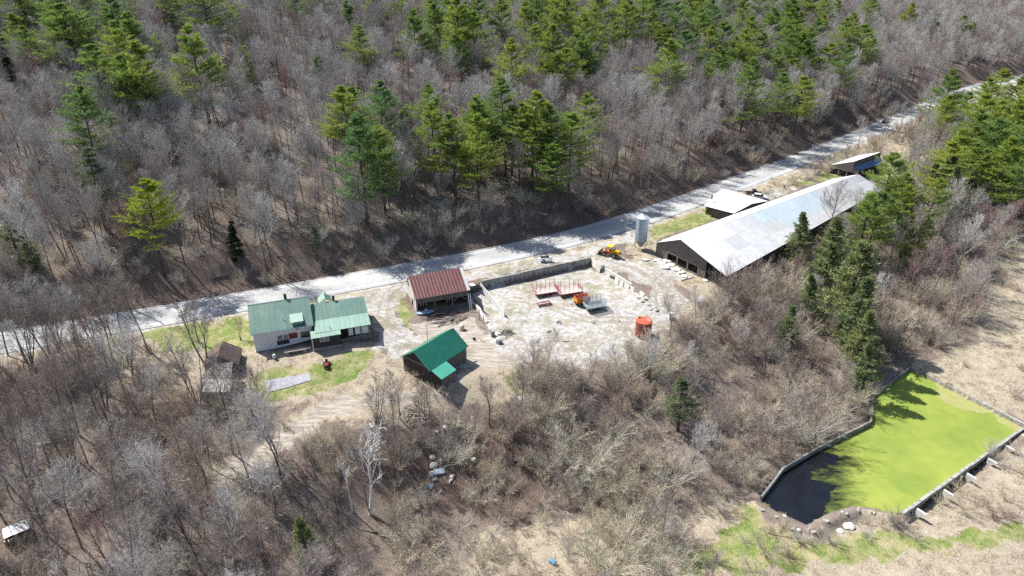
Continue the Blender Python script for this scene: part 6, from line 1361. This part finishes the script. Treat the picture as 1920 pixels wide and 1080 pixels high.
for k_ in range(3): p = mid(.74); q = mid(.98); MB().prism([(*p[:2], -1.5 + .35 * k_), (*q[:2], -1.7 + .35 * k_), (*q[:2], -1.62 + .35 * k_), (*p[:2], -1.42 + .35 * k_)], (-.06, -.06, 0)).build('rail', M['darkwood'], lb)
# side walls and inside
e0, e1 = E1_ + u_ * .4, E2_ - u_ * .4; n_ = np.array([-u_[1], u_[0], 0])
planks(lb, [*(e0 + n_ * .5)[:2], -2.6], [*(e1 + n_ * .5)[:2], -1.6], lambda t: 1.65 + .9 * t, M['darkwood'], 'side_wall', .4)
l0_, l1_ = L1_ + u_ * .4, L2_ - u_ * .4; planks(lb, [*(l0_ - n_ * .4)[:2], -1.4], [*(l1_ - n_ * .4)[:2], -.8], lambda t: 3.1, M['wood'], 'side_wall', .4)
r2 = R2_ - u_ * .4; a_ = L2_ - u_ * .4; b_ = E2_ - u_ * .4
MB().prism([(*a_[:2], -.8), (*b_[:2], -1.4), (*b_[:2], 2.4), (*r2[:2], 6.9), (*a_[:2], 3.1)], u_ * -.1).build('far_gable_wall', M['wood'], lb)
for s_ in (.1, .3): 
    p = mid(.18) + u_ * 6; q = mid(.97) + u_ * 6; MB().prism([(*p[:2], -1.6), (*q[:2], -2.0), (*q[:2], -1.0), (*p[:2], -.6)], u_ * .1).build('manger', M['darkwood'], lb) if s_ == .1 else None
# slabs and stones before the barn
for i, (px, py, s) in enumerate([(1232,489,1.5),(1240,494,1.8),(1250,491,1.4),(1247,501,1.9),(1258,498,1.5),(1266,504,1.7),(1277,510,1.3),(1283,517,1.2),(1210,489,1.2),(1336,520,1.5),(1322,525,1.0)]):
    q = onground(px, py); o = MB().prism([(-s * .8, -s * .5, 0), (s * .1, -s * .65, 0), (s * .8, -s * .25, 0), (s * .6, s * .5, 0), (-s * .4, s * .6, 0)], (.08, .05, .3)).build('concrete_slab', M['concw'], bevel=.04); o.location = q + [0, 0, -.02]; o.rotation_euler = (.08 * (i % 3 - 1), .06 * (i % 2), i * 1.1); tag(o, 'flat bleached concrete slab lying before the long barn', 'slab', 'slabs before the long barn')
q = onground(1290, 522); o = MB().tube((-2, 0, .15), (2, 0, .15), .12, n=8).build('fallen_post', M['pole']); o.location = q; o.rotation_euler = (0, 0, R(25)); tag(o, 'grey post lying on the weedy ground before the barn opening', 'post')
# ---- small pale roofed outbuilding
sb = empty('small_outbuilding', (0, 0, 0), 'small building with bright white metal roof between road and long barn', 'shed')
C1, C2, C3, C4 = at(1355.5, 354.4, 3.6), at(1320, 386, 2.4), at(1376, 400.5, 2.0), at(1440, 377, 2.2)
R1s = at(1337, 371, 4.0); R2s = at(1410, 385, 3.6)
roofing(sb, C2, C3, (C3 + C4) / 2 + [0, 0, 1.0], (C1 + C2) / 2 + [0, 0, .6], 9, 1, M['galv']); roofing(sb, C1, C4, (C3 + C4) / 2 + [0, 0, 1.0], (C1 + C2) / 2 + [0, 0, .6], 9, 1, M['galv'])
c_ = (C1 + C2 + C3 + C4) / 4
def inn(p, z, k=.92): q = c_ + (p - c_) * k; return np.array([q[0], q[1], z])
planks(sb, inn(C2, -.8), inn(C3, -.9), lambda t: 2.25 - .3 * t, M['wood'], 'front_wall', .35, skip=((0, .27),)); planks(sb, inn(C3, -.9), inn(C4, -.8), lambda t: 2.9 - abs(t - .5) * 1.8, M['wood'], 'side_wall', .35); planks(sb, inn(C4, -.8), inn(C1, -.6), lambda t: 2.2 + t * 1.2, M['wood'], 'rear_wall', .35)
planks(sb, inn(C1, -.6), inn(C2, -.8), lambda t: 3.3 - .9 * t, M['whiteold'], 'road_wall', .35)
bxq = inn(C2 * .75 + C3 * .25, -.3, .7); MB().box(bxq, (1.6, .9, 1.0)).build('stored_box', M['mower'], sb); MB().box(at(1335, 369.5, 4.4), (.4, .4, 1.1)).build('chimney', M['brickdark'], sb)
# ---- far shed with blue lean-to
A_, P_, C_, B_ = at(1558.5, 309.3, 2.4), at(1602, 303, 5.2), at(1652, 285.2, 5.2), None
B_ = C_ + (A_ - P_)
fs = empty('blue_roofed_shed', (0, 0, 0), 'small open shed with blue metal lean-to roof at the far end of the farm', 'shed')
roofing(fs, A_, B_, C_, P_, 10, 1, M['galv'])
la, lb_, lc, ld = at(1601.5, 311.5, 3.6), at(1609, 321, 2.2), at(1656, 305.5, 2.2), at(1650, 294.5, 3.6)
roofing(fs, lb_, lc, ld, la, 8, 1, M['blueroof'], name='lean_to_sheet', pick=lambda i, j: M['bluerooflight'] if i >= 6 else M['blueroof'], seam=(16, M['blueroof']), seam_w=.04)
dpc = (C_ - P_); planks(fs, [*(P_)[:2], 3.5], [*(C_)[:2], 3.5], lambda t: 5.1, M['wood'], 'upper_wall', .3)
da = (P_ - A_)[:2]; LL = np.linalg.norm(da)
planks(fs, [A_[0], A_[1], 1.9], [P_[0], P_[1], 1.5], lambda t: 2.4 + 2.7 * t, M['wood'], 'gable_wall', .3); planks(fs, [P_[0], P_[1], 1.5], [lb_[0], lb_[1], 1.4], lambda t: 3.5 - 1.3 * t, M['wood'], 'gable_wall', .3)
p, q = A_, lb_; MB().prism([(*p[:2], 1.7), (*q[:2], 1.25), (*q[:2], 1.5), (*p[:2], 1.95)], (-.15, -.15, 0)).build('lintel', M['beam'], fs)
for f_ in (0, .32, .62, 1): p = A_ * (1 - f_) + lb_ * f_; MB().box((p[0], p[1], .3), (.25, .25, 3.4), rz=.6).build('post', M['beam'], fs)
planks(fs, [*lb_[:2], -1.2], [*lc[:2], -1.2], lambda t: 2.15, M['darkwood'], 'side_wall', .35); planks(fs, [*B_[:2], -.8], [*A_[:2], -.8], lambda t: 2.3, M['wood'], 'rear_wall', .35)
planks(fs, [*lc[:2], -1.2], [*C_[:2], -1], lambda t: 2.2 + 1.4 * t, M['darkwood'], 'end_wall', .35); planks(fs, [*C_[:2], -1], [*B_[:2], -.8], lambda t: 5.1 - 2.7 * t, M['darkwood'], 'end_wall', .35)
# ---- white roofed shelter in the bottom corner woods
q = onground(38, 1010); t = empty('garden_shelter', q, 'small shelter with white roof among trees in the bottom corner', 'shelter', None, R(38)); t.scale = (.82, .82, .9)
for i in range(5): MB().box((-1.6 + .8 * i, 0, 2.35 + .03 * (i % 2)), (.78, 2.6, .05), rx=.12).build('roof_sheet', M['galv'], t)
for x in (-1.9, 1.9):
    for y in (-1.1, 1.1): MB().box((x, y, 1.0), (.12, .12, 2.6)).build('post', M['beam'], t)
MB().box((0, 1.1, 1.1), (3.8, .06, 2.0)).box((-1.9, 0, .6), (.06, 2.2, 1.2)).build('wall', M['darkwood'], t)
q = onground(18, 1020); o = MB().box((0, 0, .4), (1.0, .7, .8)).build('yellow_box', M['palewood'], bevel=.05); o.location = q; tag(o, 'pale yellow box standing beside the white roofed shelter', 'box')
# ---- poles
def upole(px, py, h, lean, label, trans=False, arm=True, z=None):
    q = onground(px, py); t = empty('utility_pole', q, label, 'utility pole', None); t.rotation_euler = (0, lean, 0); MB().tube((0, 0, -.5), (0, 0, h), .17, .11, n=10).build('mast', M['pole'], t)
    if arm: MB().box((0, 0, h - .6), (2.0, .12, .14), rz=2.3).build('crossarm', M['pole'], t); o = MB(); [o.tube((k * math.cos(2.3), k * math.sin(2.3), h - .5), (k * math.cos(2.3), k * math.sin(2.3), h - .25), .06, n=6) for k in (-.9, 0, .9)]; o.build('insulator', M['white'], t, kind='stuff')
    if trans: MB().tube((.3, -.2, h - 2.2), (.3, -.2, h - 1.2), .26, n=12).build('transformer', M['galvgrey'], t)
upole(1200, 357, 11.5, 0, 'tall pale utility pole at the foot of the hill above the silo', arm=False, trans=True); upole(1424, 297, 11, .05, 'utility pole standing in front of the roadside pines', arm=False)
upole(1658, 264, 10, .06, 'utility pole with grey transformer beside the far road', True, False); upole(1848, 168, 10, .1, 'small leaning utility pole where the road leaves the view', False, False); upole(251, 582, 15, -.02, 'very tall thin utility pole at the road bend under the yellow-green pine', False, True)
q = onground(395, 555); upole(396, 512, 7, .12, 'short leaning pole stub on the bank across from the house', False, False)
# guardrail along the far road
gr_ = empty('guardrail', (0, 0, 0), 'steel guardrail along the outer edge of the far road', 'guardrail')
k0 = int(np.argmin(np.hypot(ROAD[:, 0] - at(1715, 214)[0], ROAD[:, 1] - at(1715, 214)[1]))); k1 = int(np.argmin(np.hypot(ROAD[:, 0] - at(1825, 162)[0], ROAD[:, 1] - at(1825, 162)[1])))
for k_ in range(k0, k1):
    p = ROAD[k_] - RNOR[k_] * 5.0; q = ROAD[k_+1] - RNOR[k_+1] * 5.0; MB().prism([(*p, .45), (*q, .45), (*q, .78), (*p, .78)], (RNOR[k_][0] * .06, RNOR[k_][1] * .06, 0)).build('rail', M['beam'], gr_); MB().box((p[0], p[1], .25), (.15, .15, .95)).build('post', M['beam'], gr_)
# ---- junk on the bank and other small things
q = onground(1036, 1056); o = MB().tube((0, -.5, .35), (0, .5, .35), .35, n=14).build('barrel', M['bluep']); o.location = q; o.rotation_euler = (0, 0, .9); tag(o, 'bright blue plastic barrel lying in the dry grass at the bottom edge', 'barrel')
q = onground(812, 990); o = MB().tube((0, 0, 0), (0, 0, .35), .6, n=16).build('large_tyre', M['rubber']); o.location = q; tag(o, 'large black tyre lying in the leafless brush', 'tyre')
for i, (px, py, sx, sy, rz, m, lab) in enumerate([(822,888,2.2,1.1,.3,'steel','crumpled grey sheet metal on the junk bank'),(808,915,1.1,.7,1.2,'pale_blue','pale blue scrap bin on the junk bank'),(862,800,1.6,.8,.2,'concw','pale broken slab at the top of the junk bank'),(845,905,.9,.3,.9,'white','narrow white scrap board on the junk bank'),(700,800,1.6,1.2,.6,'conc','grey tarpaulin square beside the dark brush heap'),(1085,915,1.3,.8,.2,'greymetal','dark box half hidden in the brush'),(275,745,.9,.5,.4,'white','small white scrap lying in the leafy woods'),(978,748,1.6,1.1,.7,'concw','pale plank heap beside the bare trees')]):
    q = onground(px, py); o = MB(); h = .35; o.prism([(-sx/2, -sy/2, 0), (sx/2, -sy/2 * .8, .1), (sx/2 * .9, sy/2, .25), (-sx/2 * .8, sy/2, .1)], (.1, .05, h)); o = o.build('scrap_piece', M[m], bevel=.03); o.location = q; o.rotation_euler = (.2, .15, rz); tag(o, lab, 'scrap')
for i in range(14):
    px = random.uniform(800, 900); py = random.uniform(790, 900); rock('boulder', onground(px, py), random.uniform(.35, .8), M['stone'], 'grey boulder on the steep junk bank', 'boulder', 'boulders on the junk bank', 700 + i, .8)
for i, (px, py) in enumerate([(1590,985),(1575,995)]): rock('pale_rock', onground(px, py), 1.1 - .4 * i, M['concw'], ['large pale rock patch on the grassy mound by the pond', 'smaller pale rock beside the large one by the pond'][i], 'rock', None, 40 + i, .25)
# fallen logs
LG = [(1060,815,4,.5),(1150,860,5,-.6),(880,930,4,.2),(1230,760,4,.7),(320,560,5,2.2),(420,520,5,.4),(600,420,6,-.5),(760,470,5,-.7),(860,430,6,.4),(1010,400,5,-.6),(1110,360,6,.6),(1180,330,6,-.8),(1260,330,5,.3),(520,480,6,-.4),
      (1330,180,7,.5),(100,830,5,.3),(250,880,5,-.5),(330,960,5,.4),(480,900,4,-.6),(180,960,5,.9),(420,1040,5,-.3),(1120,880,4,.4),(640,900,5,1.2),(700,1000,4,-.2),(1375,280,5,.8),(950,420,6,.2)]
for i, (px, py, l, rz) in enumerate(LG):
    q = onground(px, py); o = MB().tube((-l/2, 0, .15), (l/2, 0, .2), .17, .10, n=7); [o.tube((k, 0, .15), (k + .5, random.choice((-.8, .8)), .5), .05, .02, n=5) for k in (-l/5, l/4)]
    o = o.build('fallen_log', B_BIRCH if i % 3 == 0 else B_BARK); o.location = q; o.rotation_euler = (0, 0, rz)
    w_ = 'on the hillside' if py < 570 else ('on the brushy bank' if px > 560 else 'in the leafy woods'); tag(o, ('bleached' if i % 3 == 0 else 'dark') + ' fallen log ' + w_, 'log', ('bleached' if i % 3 == 0 else 'dark') + ' logs ' + w_)

for i in range(16):
    px = 1435 + (i % 8) * 29 + random.uniform(-8, 8); py = {0: 950, 1: 966, 2: 984, 3: 988, 4: 966, 5: 952, 6: 950, 7: 958}[i % 8] + random.uniform(2, 12)
    rock('shore_stone', onground(px, py), random.uniform(.15, .38), M['stone'], 'small stone on the earth shore of the pond', 'stone', 'stones on the pond shore', 1200 + i)
for i, (px, py, l, m, lab) in enumerate([(1062,640,1.6,'beam','short grey plank lying on the lower yard'),(1030,622,1.2,'rustroof','bent rusty strip lying left of the lower yard'),(1160,600,1.4,'beam','weathered plank lying between wagon and red tank'),(980,600,1.5,'palewood','pale plank lying by the end of the white fence'),
        (1188,478,2.2,'beam','timber lying beside the silo legs'),(1172,470,.9,'greymetal','small scrap box between loader and silo'),(1240,512,1.8,'beam','plank on the rutted track before the barn'),(905,640,1.2,'beam','short board on the dirt beside the dark blocks')]):
    q = onground(px, py); o = MB().box((0, 0, .08), (l, .28, .14)).build('plank', M[m]); o.location = q; o.rotation_euler = (0, .03, i * .8); tag(o, lab, 'plank')
